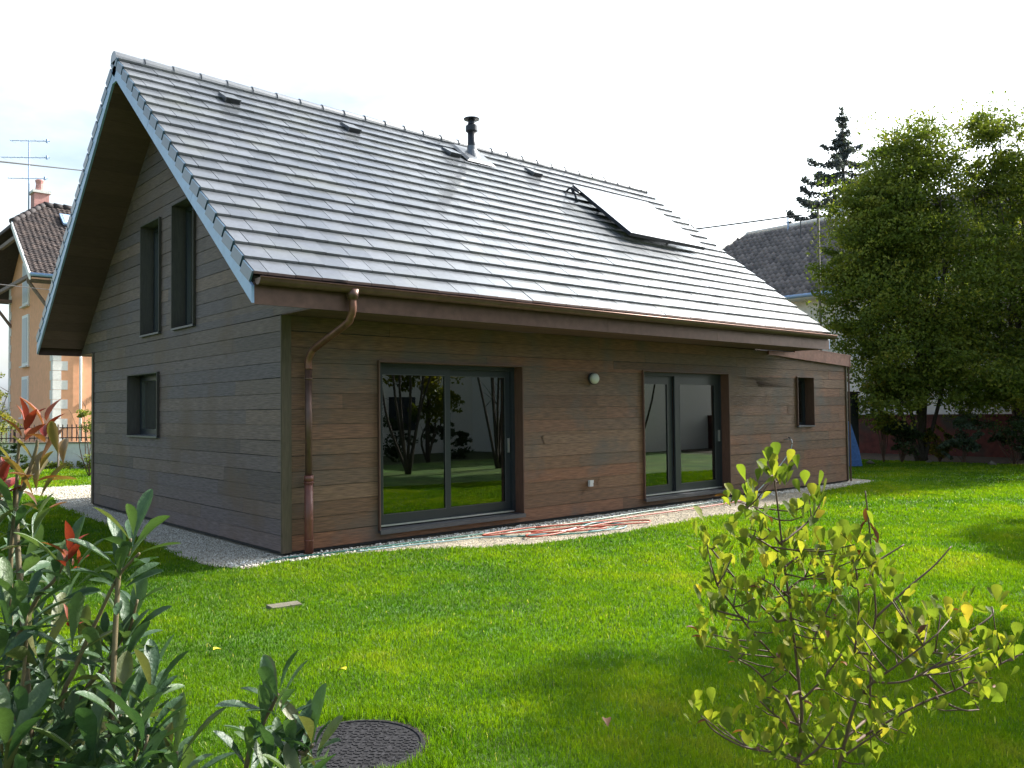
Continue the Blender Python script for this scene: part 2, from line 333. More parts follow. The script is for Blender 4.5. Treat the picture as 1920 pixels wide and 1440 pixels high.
def verge_flaps(side, xx, ww):
    mb = MB(); ex = .33
    for k in range(20):
        v0 = k * ex - .02; a, b = sorted((xx, xx + ww)); vv0 = v0; vv1 = min(v0 + ex - .045, SLEN - .02)
        p = [S(a, vv0, -.10, side), S(b, vv0, -.10, side), S(b, vv1, -.135, side), S(a, vv1, -.135, side), S(a, vv0, .038, side), S(b, vv0, .038, side), S(b, vv1, .006, side), S(a, vv1, .006, side)]
        if side: p = [p[i] for i in (1, 0, 3, 2, 5, 4, 7, 6)]
        mb.hexa(p)
    return mb
M_verge = mat('sky_reflection_blue_verge_tile', (.045, .10, .165), .35, spec=1, var=.12, vscale=4)  # grey tiles; the blue sky they mirror is put into their colour
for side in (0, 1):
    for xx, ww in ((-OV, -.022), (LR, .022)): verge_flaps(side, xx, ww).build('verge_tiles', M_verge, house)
course_tiles(0).build('roof_tiles', M_tile, house); course_tiles(1).build('roof_tiles', M_tile, house)
mb = MB(); x = -OV - .03; i = 0; rr = random.Random(9)
while x < LR:
    x1 = min(x + .45, LR + .03); mb.cur = rr.random(); N = 8; V = []
    for xx, r in ((x, .135), (x1 + .03, .115)):
        for j in range(N + 1):
            t = -.25 + (math.pi + .5) * j / N; V.append((xx, W / 2 + r * math.cos(t), ZR - .06 + r * .95 * math.sin(t)))
    for xx, r in ((x1 + .03, .10), (x, .12)):
        for j in range(N + 1):
            t = -.25 + (math.pi + .5) * j / N; V.append((xx, W / 2 + r * math.cos(t), ZR - .06 + r * .95 * math.sin(t)))
    K = N + 1; F = []
    for a in range(4):
        b = (a + 1) % 4
        for j in range(N): F.append((a * K + j, a * K + j + 1, b * K + j + 1, b * K + j))
    for j in (0, N): F.append((j, K + j, 2 * K + j, 3 * K + j))
    mb.add(V, F); x = x1
for xx in (-OV - .028, LR + .05): mb.prism([(xx, W / 2 + .13 * math.cos(-.25 + (math.pi + .5) * j / 8), ZR - .06 + .125 * math.sin(-.25 + (math.pi + .5) * j / 8)) for j in range(9)], (.01, 0, 0))
mb.build('ridge_tiles', M_tile, house)
# closed roof deck with boarded soffit
mb = MB()
for side in (0, 1):
    nb = 26
    for k in range(nb):
        v0 = .0 + k * SLEN / nb; v1 = v0 + SLEN / nb - .003; mb.cur = random.random()
        hb = lambda v: -.262
        p = [S(-OV + .02, v0, hb(v0), side), S(LR - .02, v0, hb(v0), side), S(LR - .02, v1, hb(v1), side), S(-OV + .02, v1, hb(v1), side)]
        q = [S(-OV + .02, v0, -.245, side), S(LR - .02, v0, -.245, side), S(LR - .02, v1, -.245, side), S(-OV + .02, v1, -.245, side)]
        if side: p = [p[i] for i in (1, 0, 3, 2)]; q = [q[i] for i in (1, 0, 3, 2)]
        mb.hexa(p + q)
mb.build('soffit', M_soffit, house)
mb = MB()
for side in (0, 1):
    a = [S(-OV + .03, .02, -.24, side), S(LR - .03, .02, -.24, side), S(LR - .03, SLEN, -.24, side), S(-OV + .03, SLEN, -.24, side)]
    b = [S(-OV + .03, .02, -.04, side), S(LR - .03, .02, -.04, side), S(LR - .03, SLEN - .03, -.04, side), S(-OV + .03, SLEN - .03, -.04, side)]
    if side: a = [a[i] for i in (1, 0, 3, 2)]; b = [b[i] for i in (1, 0, 3, 2)]
    mb.hexa(a + b)
mb.build('roof_deck', M_base, house)
# horizontal eave soffits
for side in (0, 1):
    mb = MB()
    for k in range(5):
        y0 = -EO + .03 + k * .168; mb.cur = random.random()
        if side: y0 = W - y0 - .167
        mb.box((.0, y0, ZS + .0), (LR - .04, y0 + .167, ZS + .018))
    mb.build('eave_soffit', M_soffit, house)
# barge boards (verges) along both slopes, both ends
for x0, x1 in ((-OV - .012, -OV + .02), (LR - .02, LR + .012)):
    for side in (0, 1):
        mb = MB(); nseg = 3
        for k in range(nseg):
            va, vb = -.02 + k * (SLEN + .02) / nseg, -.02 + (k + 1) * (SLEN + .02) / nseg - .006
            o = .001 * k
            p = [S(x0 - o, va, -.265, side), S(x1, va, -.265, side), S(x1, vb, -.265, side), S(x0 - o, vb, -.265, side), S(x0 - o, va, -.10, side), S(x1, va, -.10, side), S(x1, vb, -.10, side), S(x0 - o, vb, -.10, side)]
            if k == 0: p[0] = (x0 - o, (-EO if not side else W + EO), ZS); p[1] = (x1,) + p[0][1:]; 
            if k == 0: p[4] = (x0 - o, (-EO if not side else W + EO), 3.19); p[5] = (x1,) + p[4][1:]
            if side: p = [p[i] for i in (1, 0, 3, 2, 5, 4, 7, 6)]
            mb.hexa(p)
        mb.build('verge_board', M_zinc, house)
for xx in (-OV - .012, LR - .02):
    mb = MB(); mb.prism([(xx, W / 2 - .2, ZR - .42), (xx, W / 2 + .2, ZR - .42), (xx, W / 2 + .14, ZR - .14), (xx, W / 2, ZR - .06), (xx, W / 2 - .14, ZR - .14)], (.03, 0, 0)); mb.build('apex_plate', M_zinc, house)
# fascias
for side in (0, 1):
    yy = (-EO, -EO + .022) if side == 0 else (W + EO - .022, W + EO)
    mb = MB(); x = -OV + .021
    while x < LR - .03:
        x1 = min(x + 2.9, LR - .021); mb.box((x, yy[0], ZS - .012), (x1 - .004, yy[1], 3.24)); x = x1
    mb.build('fascia', M_copdark if side == 0 else M_soffit, house)
# gutter: half round with rolled lip
mb = MB(); R = .075; yc, zc = -EO - .085, 3.27; N = 12
def gut(x0, x1):
    V = []
    for xx in (x0, x1):
        for r in (R, R - .006):
            for j in range(N + 1):
                t = math.pi + math.pi * j / N; V.append((xx, yc + r * math.cos(t), zc + r * math.sin(t)))
    K = N + 1; F = []
    for j in range(N): F += [(j, j + 1, 2 * K + j + 1, 2 * K + j), (K + j + 1, K + j, 3 * K + j, 3 * K + j + 1)]
    mb.add(V, F)
gut(-OV + .02, LR + .03)
for xx in (-OV + .02, LR + .03): mb.add([(xx, yc, zc)] + [(xx, yc + R * math.cos(math.pi + math.pi * j / N), zc + R * math.sin(math.pi + math.pi * j / N)) for j in range(N + 1)], [(0, j + 1, j + 2) for j in range(N)])
gt = mb.build('gutter', M_copdark, house, True)
mb = MB(); mb.tube([(-OV + .02, yc - R, zc + .004), (LR + .03, yc - R, zc + .004)], .011, 8); mb.build('rolled_lip', M_copper, gt, True)
# downpipe
XP = .32; YP = -.085
mb = MB(); mb.tube([(.44, yc, zc - .03), (.44, yc, zc - .15)], [.085, .062], 16); dp = mb.build('downpipe', M_copdark, house, True); dp['label'] = 'copper downpipe with a swan neck at the near corner'
def smooth(pts, n=6):
    out = []; P = [Vector(p) for p in pts]; P = [P[0]] + P + [P[-1]]
    for i in range(1, len(P) - 2):
        for k in range(n):
            t = k / n; a, b, c, d = P[i - 1:i + 3]
            out.append(.5 * ((2 * b) + (-a + c) * t + (2 * a - 5 * b + 4 * c - d) * t * t + (-a + 3 * b - 3 * c + d) * t ** 3))
    return out + [P[-2]]
mb = MB(); mb.tube(smooth([(.44, yc, zc - .13), (.44, yc, zc - .27), (.435, yc + .05, zc - .37), (.42, yc + .14, zc - .44), (.36, YP - .17, zc - .66), (.335, YP - .06, zc - .73), (XP, YP, zc - .84), (XP, YP, zc - .95)], 5), .046, 14); mb.build('swan_neck', M_copper, dp, True)
mb = MB(); mb.tube([(XP, YP, zc - .93), (XP, YP, .93)], .044, 14); mb.tube([(XP, YP, 2.22), (XP, YP, 2.19)], .048, 14); mb.build('pipe', M_copdark, dp, True)
mb = MB(); mb.tube([(XP, YP, .93), (XP, YP, .02)], .054, 16); mb.tube([(XP, YP, .99), (XP, YP, .92)], .06, 16); mb.tube([(XP, YP, .905), (XP, YP, .893)], .068, 16); mb.tube([(XP, YP, .19), (XP, YP, .178)], .06, 16); mb.box((XP - .01, YP + .05, .9), (XP + .01, .0, .92)); mb.build('ground_pipe', M_pipe_red, dp, True)
# annex flashing + roof
mb = MB()
mb.prism([(10.98, -.045, 2.90), (L2 + .1, -.045, 2.735), (L2 + .1, -.045, 2.985), (12.02, -.045, 3.105), (12.02, -.045, 2.985), (10.98, -.045, 2.985)], (0, .04, 0)); fl = mb.build('copper_flashing', M_copper, house)
mb = MB(); mb.prism([(12.0, -.055, 3.10), (L2 + .11, -.055, 2.98), (L2 + .11, -.055, 3.005), (12.0, -.055, 3.125)], (0, .3, 0)); mb.build('edge_roll', M_copper, fl)
mb = MB(); mb.hexa([(LR + .03, .25, 2.9), (L2 + .06, .25, 2.72), (L2 + .06, W, 2.72), (LR + .03, W, 2.9), (LR + .03, .25, 3.1), (L2 + .06, .25, 2.97), (L2 + .06, W, 2.97), (LR + .03, W, 3.1)]); mb.build('annex_roof', M_zinc, house)
mb = MB(); mb.box((L2 + .061, -.05, 2.72), (L2 + .1, W, 3.0)); mb.build('copper_edge', M_copper, house)
# roof vents
for xv in (.78, 3.03, 5.30, 7.52):
    mb = MB(); v = 5.58; a, b = xv - .13, xv + .13
    mb.hexa([S(a, v - .14, .03), S(b, v - .14, .03), S(b, v + .2, .02), S(a, v + .2, .02), S(a, v - .14, .115), S(b, v - .14, .115), S(b, v + .2, .06), S(a, v + .2, .06)])
    o = mb.build('roof_vent', M_tile, house)
    mb = MB(); mb.hexa([S(a + .02, v - .146, .04), S(b - .02, v - .146, .04), S(b - .02, v - .138, .04), S(a + .02, v - .138, .04), S(a + .02, v - .146, .1), S(b - .02, v - .146, .1), S(b - .02, v - .138, .1), S(a + .02, v - .138, .1)]); mb.build('vent_mouth', M_black, o)
# flue
fx, fy, fz = S(5.92, 5.72, 0)
mb = MB(); mb.tube([(fx, fy, fz - .1), (fx, fy, fz + .62)], .085, 20)
fo = mb.build('flue_pipe', M_black, house, True)
mb = MB(); mb.disc((fx, fy, fz + .52), [(.085, 0), (.125, .03), (.125, .13), (.08, .17), (.07, .25), (.16, .27), (.165, .285), (.05, .31)], 20); mb.build('cap', M_black, fo)
mb = MB(); mb.hexa([S(5.55, 5.35, .055), S(6.3, 5.35, .055), S(6.3, 6.1, .055), S(5.55, 6.1, .055), S(5.62, 5.4, .085), S(6.22, 5.4, .085), S(6.22, 6.05, .085), S(5.62, 6.05, .085)]); mb.disc((fx, fy, fz - .06), [(.2, 0), (.1, .22), (.095, .3)], 20); mb.build('flashing_plate', M_tile, fo)
# ---- solar panel ----
sp = empty('solar_panel', S(9.35, 2.85, .05), 'pair of glazed solar collectors raised above the tiled roof slope near its right end', 'solar panel')
H = .21
for a, b in ((8.08, 9.31), (9.33, 10.56)):
    mb = MB(); P8 = lambda a, b, v0, v1, h0, h1: [S(a, v0, h0), S(b, v0, h0), S(b, v1, h0), S(a, v1, h0), S(a, v0, h1), S(b, v0, h1), S(b, v1, h1), S(a, v1, h1)]
    mb.hexa(P8(a, b, 2.86, 4.92, H - .065, H)); o = mb.build('collector', M_black, sp)
    mb = MB(); mb.hexa(P8(a + .03, b - .03, 2.89, 4.89, H + .001, H + .006)); mb.build('cover_glass', mat('collector_glass', (.05, .06, .09), .12, spec=1.0, coat=1), o)
    mb = MB()
    for q in ((a, b, 2.86, 2.885), (a, b, 4.895, 4.92)): mb.hexa(P8(*q, H + .001, H + .012))
    for q in ((a, a + .025, 2.885, 4.895), (b - .025, b, 2.885, 4.895)): mb.hexa(P8(*q, H + .001, H + .012))
    mb.build('edge_frame', M_alu, o)
mb = MB()
for v in (3.5, 4.4): mb.hexa(P8(8.2, 10.45, v, v + .04, H - .1, H - .067))
for x in (8.6, 9.3, 10.1):
    for v in (3.5, 4.4): mb.hexa(P8(x, x + .04, v, v + .04, 0.03, H - .101))
mb.build('mounting_rail', M_alu, sp)
mb = MB(); mb.tube(smooth([S(8.1, 4.75, H - .05), S(8.0, 4.72, H - .06), S(7.96, 4.6, .1), S(8.0, 4.5, .02)], 5), .02, 8); mb.tube(smooth([S(8.1, 4.6, H - .05), S(7.98, 4.62, H - .02), S(8.0, 4.85, H - .05), S(8.02, 4.95, .03)], 5), .022, 8); mb.tube([S(8.0, 4.7, H - .1), S(8.0, 4.84, H - .04)], .035, 10); mb.build('pipe_connection', M_black, sp, True)
# ---- wall lamp, box, tap ----
wl = empty('wall_lamp', (5.61, .004, 2.30), 'round frosted bulkhead lamp on the timber wall between the two sliding doors', 'lamp')
mb = MB(); mb.disc((5.61, .004, 2.30), [(.1, 0), (.1, .03), (.085, .035)], 24, 'y'); mb.build('lamp_base', M_black, wl, True)
mb = MB(); mb.disc((5.61, -.03, 2.30), [(.088, 0), (.086, .05), (.065, .075), (.02, .085), (.004, .086)], 24, 'y'); mb.build('lamp_glass', mat('frosted_glass', (.5, .52, .47), .25), wl, True)
ob = MB(); ob.box((5.48, -.04, .50), (5.56, .005, .6)); ob.box((5.476, -.046, .56), (5.564, -.041, .604)); tag(ob.build('socket_box', M_shutter), 'small grey outdoor socket box low on the timber wall below the lamp', 'socket')
tp = empty('garden_tap', (11.63, 0, 1.08), 'small metal tap on the timber wall left of the narrow window', 'tap')
mb = MB(); mb.tube([(11.63, .01, 1.1), (11.63, -.1, 1.1)], .013); mb.tube(smooth([(11.63, -.09, 1.1), (11.63, -.14, 1.09), (11.63, -.155, 1.02)], 4), .014); mb.build('spout', M_alu, tp, True)
mb = MB(); mb.tube([(11.58, -.1, 1.14), (11.68, -.1, 1.14)], .01); mb.tube([(11.63, -.1, 1.1), (11.63, -.1, 1.14)], .008); mb.build('handle', M_black, tp, True)
# ---------------- ground ----------------
def sheet(name, poly, z, mt, kind='structure'):
    me = bpy.data.meshes.new(name); me.from_pydata([(x, y, z) for x, y in poly], [], [tuple(range(len(poly)))]); me.update()
    return tag(link(name, me, mt), kind=kind)
M_ground = mat('lawn_soil', (.045, .075, .012), .95, col2=(.06, .07, .02), vscale=1.5, var=.3, bump=.4, bscale=12)
M_lawn = mat('lawn_base', (.05, .13, .006), .95, col2=(.09, .15, .012), vscale=.5, var=.35, bump=.6, bscale=40, dirt=((.09, .07, .03), 3, .62, .8))
M_sand = mat('beige_gravel_bed', (.42, .36, .27), .95, col2=(.34, .29, .21), vscale=3, var=.25, bump=1, bscale=55)
M_peb = mat('pale_pebbles', (.5, .48, .44), .8, tint=[(0, (.3, .27, .23)), (.3, (.5, .45, .37)), (.7, (.64, .6, .52)), (1, (.85, .84, .8))])
sheet('ground', [(-300, -300), (300, -300), (300, 300), (-300, 300)], -.02, M_ground)
lawn_poly = [(-14, -14), (22, -14), (23.2, -2), (22.9, 4.6), (15, 14.0), (7, 17.2), (-3.5, 25.8), (-14, 20)]
sheet('lawn', lawn_poly, -.008, M_lawn)
GE = [(-.55, 13.75), (-.35, 11.5), (-.13, 10.6), (-.5, 8.6), (-.58, 6.75), (-.71, 3.38), (-.91, .89), (-.88, -.04), (-.65, -.41), (-.21, -.36), (.33, -.36), (1.01, -.47), (1.77, -.82), (2.19, -1.18), (2.88, -1.45), (3.79, -1.56), (5.15, -1.59), (6.33, -1.49), (8.06, -1.5), (9.5, -1.3), (11, -.9), (12.6, -.55), (14.6, -.42), (15.3, -.2)]
GP = GE + [(15.6, 1), (15.5, 12.6), (1.3, 13.5)]
sheet('gravel_bed', GP, -.002, M_sand)
sheet('flower_bed', [(22.2, -6), (23.0, -2), (22.7, 4.4), (18, 9.5), (40, 9.5), (40, -30), (30, -30)], -.004, M_soil)
def inpoly(x, y, poly):
    c = np.zeros(x.shape, bool); n = len(poly)
    for i in range(n):
        x0, y0 = poly[i]; x1, y1 = poly[(i + 1) % n]
        if y0 == y1: continue
        k = ((y0 > y) != (y1 > y)) & (x < (x1 - x0) * (y - y0) / (y1 - y0) + x0); c ^= k
    return c
def vnoise(x, y, s, seed=0):
    r = np.random.default_rng(seed); T = r.random((64, 64)); X, Y = x * s, y * s
    xi, yi = np.floor(X).astype(int), np.floor(Y).astype(int); fx, fy = X - xi, Y - yi; fx = fx * fx * (3 - 2 * fx); fy = fy * fy * (3 - 2 * fy)
    g = lambda a, b: T[a % 64, b % 64]
    return (g(xi, yi) * (1 - fx) + g(xi + 1, yi) * fx) * (1 - fy) + (g(xi, yi + 1) * (1 - fx) + g(xi + 1, yi + 1) * fx) * fy
MH = (-2.40, -5.76, .39)
SLAB = (-1.2, -2.47)
def grass():
    Vs, Ts = [], []; c = np.array(CAM[:2]); F = np.array([.66067, .75]) / math.hypot(.66067, .75); Rr = np.array([F[1], -F[0]])
    GPx = [(x * 1.0, y) for x, y in GP]
    for d0, d1, dens, wd, ht in ((2.9, 4.6, 15000, .0022, .040), (4.6, 6.5, 10500, .0026, .042), (6.5, 9.5, 5600, .0036, .046), (9.5, 14, 2700, .0055, .05), (14, 20, 1150, .009, .055), (20, 31, 420, .015, .06)):
        hw = .66; A = hw * (d1 ** 2 - d0 ** 2); n = int(A * dens)
        d = np.sqrt(RNG.random(n) * (d1 ** 2 - d0 ** 2) + d0 ** 2); s = (RNG.random(n) * 2 - 1) * hw * d
        x = c[0] + F[0] * d + Rr[0] * s; y = c[1] + F[1] * d + Rr[1] * s
        jx = x + (vnoise(x, y, 5, 3) - .5) * .16 + RNG.normal(0, .03, n); jy = y + (vnoise(x, y, 5, 4) - .5) * .16 + RNG.normal(0, .03, n)
        ok = inpoly(x, y, lawn_poly) & ~inpoly(jx, jy, GP) & ~((x > -.05) & (x < L2 + .1) & (y > 0) & (y < W))
        ok &= (np.hypot(x - MH[0], y - MH[1]) > MH[2] - .03 + .07 * RNG.random(n)) & ~((abs((x - SLAB[0])) < .19) & (abs(y - SLAB[1]) < .10))
        pat = vnoise(x, y, .9, 1) * .5 + vnoise(x, y, 2.7, 2) * .3 + vnoise(x, y, 9, 5) * .2
        ok &= RNG.random(n) < .45 + 1.1 * pat
        x, y, pat = x[ok], y[ok], pat[ok]; n = len(x)
        h = ht * .85 * (.5 + .6 * RNG.random(n)) * (.62 + .75 * pat); dm = np.hypot(x - MH[0], y - MH[1]); h = np.where((dm < .62), h * 1.6, h)
        az = RNG.random(n) * 6.283; le = np.abs(RNG.normal(0, .32, n)); la = RNG.random(n) * 6.283
        wv = np.stack([np.cos(az), np.sin(az), np.zeros(n)], 1) * (wd * (.7 + .6 * RNG.random(n)))[:, None]
        b = np.stack([x, y, np.full(n, -.006)], 1); ln = np.stack([np.cos(la), np.sin(la), np.zeros(n)], 1) * (h * le)[:, None]
        top = b + ln * 1.5 + np.array([0, 0, 1]) * h[:, None]; mid = b + ln * .5 + np.array([0, 0, .6]) * h[:, None]
        V = np.stack([b - wv, b + wv, mid + wv * .75, mid - wv * .75, top + wv * .12, top - wv * .12], 1)
        Vs.append(V.reshape(-1, 3)); t = np.clip(.5 + (pat - .5) * 1.5 + RNG.normal(0, .11, n), 0, 1); t = np.where(RNG.random(n) < .006, 1.0, t * .93); Ts.append(np.repeat(t, 6))
    V = np.concatenate(Vs); T = np.concatenate(Ts); n = len(V) // 6; b = np.arange(n)[:, None] * 6
    Fc = np.concatenate([b + np.array([[0, 1, 2, 3]]), b + np.array([[3, 2, 4, 5]])])
    print('grass blades', n)
    gm = leafmat('grass_blades', [(0, (.035, .10, .003)), (.45, (.097, .183, .003)), (.8, (.165, .24, .004)), (.93, (.22, .25, .02)), (1, (.45, .42, .12))], .5, .3, .5)
    tag(link('grass', npmesh('grass', V, Fc, T), gm), 'short bright green mown grass covering the garden', 'grass', kind='stuff')
grass()
OCT = np.array([(1, 0, 0), (0, 1, 0), (-1, 0, 0), (0, -1, 0), (0, 0, 1), (0, 0, -1)], float)
OF = np.array([(0, 1, 4), (1, 2, 4), (2, 3, 4), (3, 0, 4), (1, 0, 5), (2, 1, 5), (3, 2, 5), (0, 3, 5)])
def pebbles():
    X, Y, SZ = [], [], []
    def band(n, x0, x1, y0, y1, s0, s1, f):
        x = RNG.uniform(x0, x1, n); y = RNG.uniform(y0, y1, n); k = inpoly(x, y, GP) & ~((x > .0) & (x < L2) & (y > 0) & (y < W)) & f(x, y)
        X.append(x[k]); Y.append(y[k]); SZ.append(RNG.uniform(s0, s1, k.sum()))
    band(26000, -1, .2, -.6, 9.5, .006, .014, lambda x, y: y < 20)
    band(5200, -.7, 15, -.5, .02, .012, .026, lambda x, y: y > -.30 - .1 * vnoise(x, y, 1.5, 9))
    band(16000, .2, 15, -1.7, -.2, .004, .012, lambda x, y: y < 0)
    band(9000, -.7, 6, 9, 13.8, .012, .02, lambda x, y: y > 0)
    x, y, s = map(np.concatenate, (X, Y, SZ)); n = len(x)
    V = OCT[None] * (s[:, None, None] * RNG.uniform(.65, 1.25, (n, 6, 1))) * np.array([1, 1, .7]) + RNG.normal(0, .15, (n, 6, 3)) * s[:, None, None]
    V = V + np.stack([x, y, s * .3], 1)[:, None]
    Fc = (np.arange(n)[:, None, None] * 6 + OF[None]).reshape(-1, 3)
    me = npmesh('gravel', V, Fc, np.repeat(np.clip(RNG.random(n) * .75 + np.where(s > .0145, .25, 0), 0, 1), 6))
    tag(link('gravel', me, M_peb), 'pale gravel and white pebbles laid along the foot of the timber house', 'gravel', kind='stuff')
pebbles()
# grass tufts and weeds growing through the gravel belong to the grass; a few soil clumps
# ---- manhole, slab ----
mh = empty('manhole_cover', (MH[0], MH[1], 0), 'round dark grey patterned manhole cover sunk in the lawn in the foreground', 'manhole cover')
mb = MB(); mb.disc((MH[0], MH[1], -.02), [(.37, 0), (.37, .024), (.362, .028), (.345, .028), (.342, .022), (.001, .022)], 64)
mb.build('lid', mat('weathered_cast_iron', (.022, .021, .023), .85, metal=0, spec=.2, var=.5, vscale=14, bump=.5, bscale=50, dirt=((.08, .07, .06), 30, .6, .75)), mh)
mb = MB(); rr = random.Random(2)
for i in range(-12, 13):
    for j in range(-12, 13):
        x, y = i * .027, j * .027
        if math.hypot(x, y) > .33 or rr.random() < .3: continue
        a = 0 if (i + j) % 2 else math.pi / 2; a += .785; dx, dy = .011 * math.cos(a), .011 * math.sin(a); nx, ny = -.0035 * math.sin(a), .0035 * math.cos(a); z = .002; X, Y = MH[0] + x, MH[1] + y
        q = [(X - dx - nx, Y - dy - ny), (X + dx - nx, Y + dy - ny), (X + dx + nx, Y + dy + ny), (X - dx + nx, Y - dy + ny)]
        mb.hexa([(a_, b_, z) for a_, b_ in q] + [(MH[0] + (a_ - MH[0]), b_, z + .0045) for a_, b_ in q])
mb.disc((MH[0], MH[1], .0021), [(.336, 0), (.336, .0006)], 48); mb.build('tread_pattern', mat('worn_iron_studs', (.022, .021, .023), .75, spec=.2, var=.9, vscale=20), mh)
mb = MB(); mb.disc((MH[0], MH[1], -.025), [(.40, 0), (.40, .02), (.372, .022), (.371, 0)], 64); mb.build('rim', M_soil, mh)
sl_ = MB(); a = -.12
pts = [(SLAB[0] + x * math.cos(a) - y * math.sin(a), SLAB[1] + x * math.sin(a) + y * math.cos(a)) for x, y in ((-.12, -.09), (.15, -.08), (.16, .07), (-.13, .08))]
sl_.prism([(x, y, -.01) for x, y in pts], (0, 0, .028)); tag(sl_.build('stone_slab', M_conc), 'small flat grey stone slab sunk in the lawn near the house corner', 'slab')
# ---- hoses ----
def hose(name, pts, r, mt, label, cat='hose'):
    mb = MB(); mb.tube(smooth(pts, 6), r, 7); tag(mb.build(name, mt, None, True), label, cat)
M_hg = mat('green_hose_rubber', (.03, .14, .11), .4); M_hr = mat('orange_red_hose_rubber', (.34, .05, .02), .45); M_hb = mat('pale_blue_hose_rubber', (.2, .32, .34), .4)
z = .022
hose('garden_hose', [(-.34, -.28, z), (-.05, -.2, z), (.3, -.24, z), (.7, -.26, z), (1.4, -.3, z), (2.2, -.34, z), (3.0, -.36, z), (3.8, -.40, z), (4.6, -.66, z), (5.0, -1.05, z), (4.4, -1.35, z), (3.6, -1.2, z), (3.0, -.8, z), (3.2, -.55, z), (4.2, -.5, z), (5.2, -.45, z), (6.4, -.35, z), (7.6, -.33, z), (9.2, -.3, z), (10.6, -.25, z)], .011, M_hg, 'green garden hose lying along the gravel strip by the timber wall')
hose('garden_hose', [(.8, -.42, z), (1.5, -.46, z), (2.0, -.52, z), (2.7, -.62, z), (3.1, -.9, z), (3.7, -1.05, z + .01), (4.3, -.95, z + .02), (4.8, -.8, z + .02), (5.1, -1.1, z), (4.7, -1.4, z), (4.1, -1.3, z + .01)], .010, M_hb, 'pale blue green hose looping loosely over the gravel beside the red one')
z = .04
hose('garden_hose', [(9.3, -.62, z), (8.0, -.72, z), (7.0, -.74, z), (6.0, -.72, z), (5.2, -.75, z), (4.3, -.62, z), (3.6, -.48, z), (2.9, -.5, z), (2.75, -.62, z), (3.3, -.72, z), (4.1, -.95, z), (4.9, -1.2, z), (5.4, -1.32, z), (5.55, -1.15, z), (5.0, -.95, z), (4.2, -1.05, z), (3.5, -1.2, z), (3.1, -1.15, z), (3.3, -.95, z), (4.0, -1.22, z), (4.5, -1.28, z), (4.2, -.98, z + .01), (3.4, -.85, z)], .012, M_hr, 'orange red hose coiled untidily on the gravel between the two doors')
hose('thin_hose', [(11.63, -.155, 1.0), (11.4, -.2, .8), (10.6, -.3, .42), (9.8, -.42, .12), (9.2, -.5, .03), (8.6, -.55, .02)], .008, M_hb, 'thin pale hose hanging from the wall tap down to the gravel')
# ---- fallen leaves ----
def leaf_mesh(name, L=.1, wd=.036, fold=.25, bend=.35, ob=.5):
    st = [0, .12, .3, .5, .7, .86, .96, 1]; V = []; F = []
    for i, t in enumerate(st):
        hw = wd * (math.sin(math.pi * t ** (ob)) ** .8 if 0 < t < 1 else 0)
        if ob > 1: hw = wd * (0, .1, .36, .72, .97, .88, .5, .0)[i]
        elif ob == .9: hw = wd * (0, .16, .5, .82, 1, .82, .42, 0)[i]
        z = -bend * L * t * t; y = L * t
        V.append((0, y, z)); V.append((-hw, y, z + fold * hw)); V.append((hw, y, z + fold * hw))
    for i in range(len(st) - 1):
        a, b = i * 3, i * 3 + 3; F += [(a, b, b + 1, a + 1), (a, a + 2, b + 2, b)]
    return np.array(V), np.array(F)
def rot_frames(d, up, roll=None):
    d = d / np.linalg.norm(d, axis=1, keepdims=True); s = np.cross(d, up); s /= np.linalg.norm(s, axis=1, keepdims=True) + 1e-9; n = np.cross(s, d)
    if roll is not None: s, n = s * np.cos(roll)[:, None] + n * np.sin(roll)[:, None], n * np.cos(roll)[:, None] - s * np.sin(roll)[:, None]
    return s, d, n
def place(tv, tf, pos, d, up, sc, roll=None, jit=0):
    s, dd, n = rot_frames(d, up, roll); N = len(pos)
    V = (tv[None, :, 0, None] * s[:, None] + tv[None, :, 1, None] * dd[:, None] + tv[None, :, 2, None] * n[:, None]) * np.asarray(sc)[:, None, None] + pos[:, None]
    F = (np.arange(N)[:, None, None] * len(tv) + tf[None]).reshape(-1, tf.shape[1]); return V.reshape(-1, 3), F
M_fall = mat('yellow_fallen_leaf', (.75, .6, .03), .6); M_fallb = mat('brown_fallen_leaf', (.16, .07, .025), .7)
for i, (x, y, mt, a, lb) in enumerate([(-2.30, -3.59, M_fall, 0, 'bright yellow leaf lying on the lawn well left of the manhole cover'), (-1.83, -4.68, M_fall, 2, 'yellow green leaf lying on the lawn above the manhole cover'), (-.54, -7.3, M_fallb, 1, 'brown curled leaf on the lawn beside the yellow green bush'), (-1.22, -6.48, M_fallb, 4, 'small orange brown leaf on the lawn right of the manhole cover')]):
    tv, tf = leaf_mesh('l', .075, .026, .5, .3); V, F = place(tv, tf, np.array([[x, y, .045]]), np.array([[math.cos(a), math.sin(a), .05]]), np.array([[0, 0, 1.]]), [1.0])
    tag(link('fallen_leaf', npmesh('fallen_leaf', V, F), mt), lb, 'leaf', 'leaves fallen on the lawn')
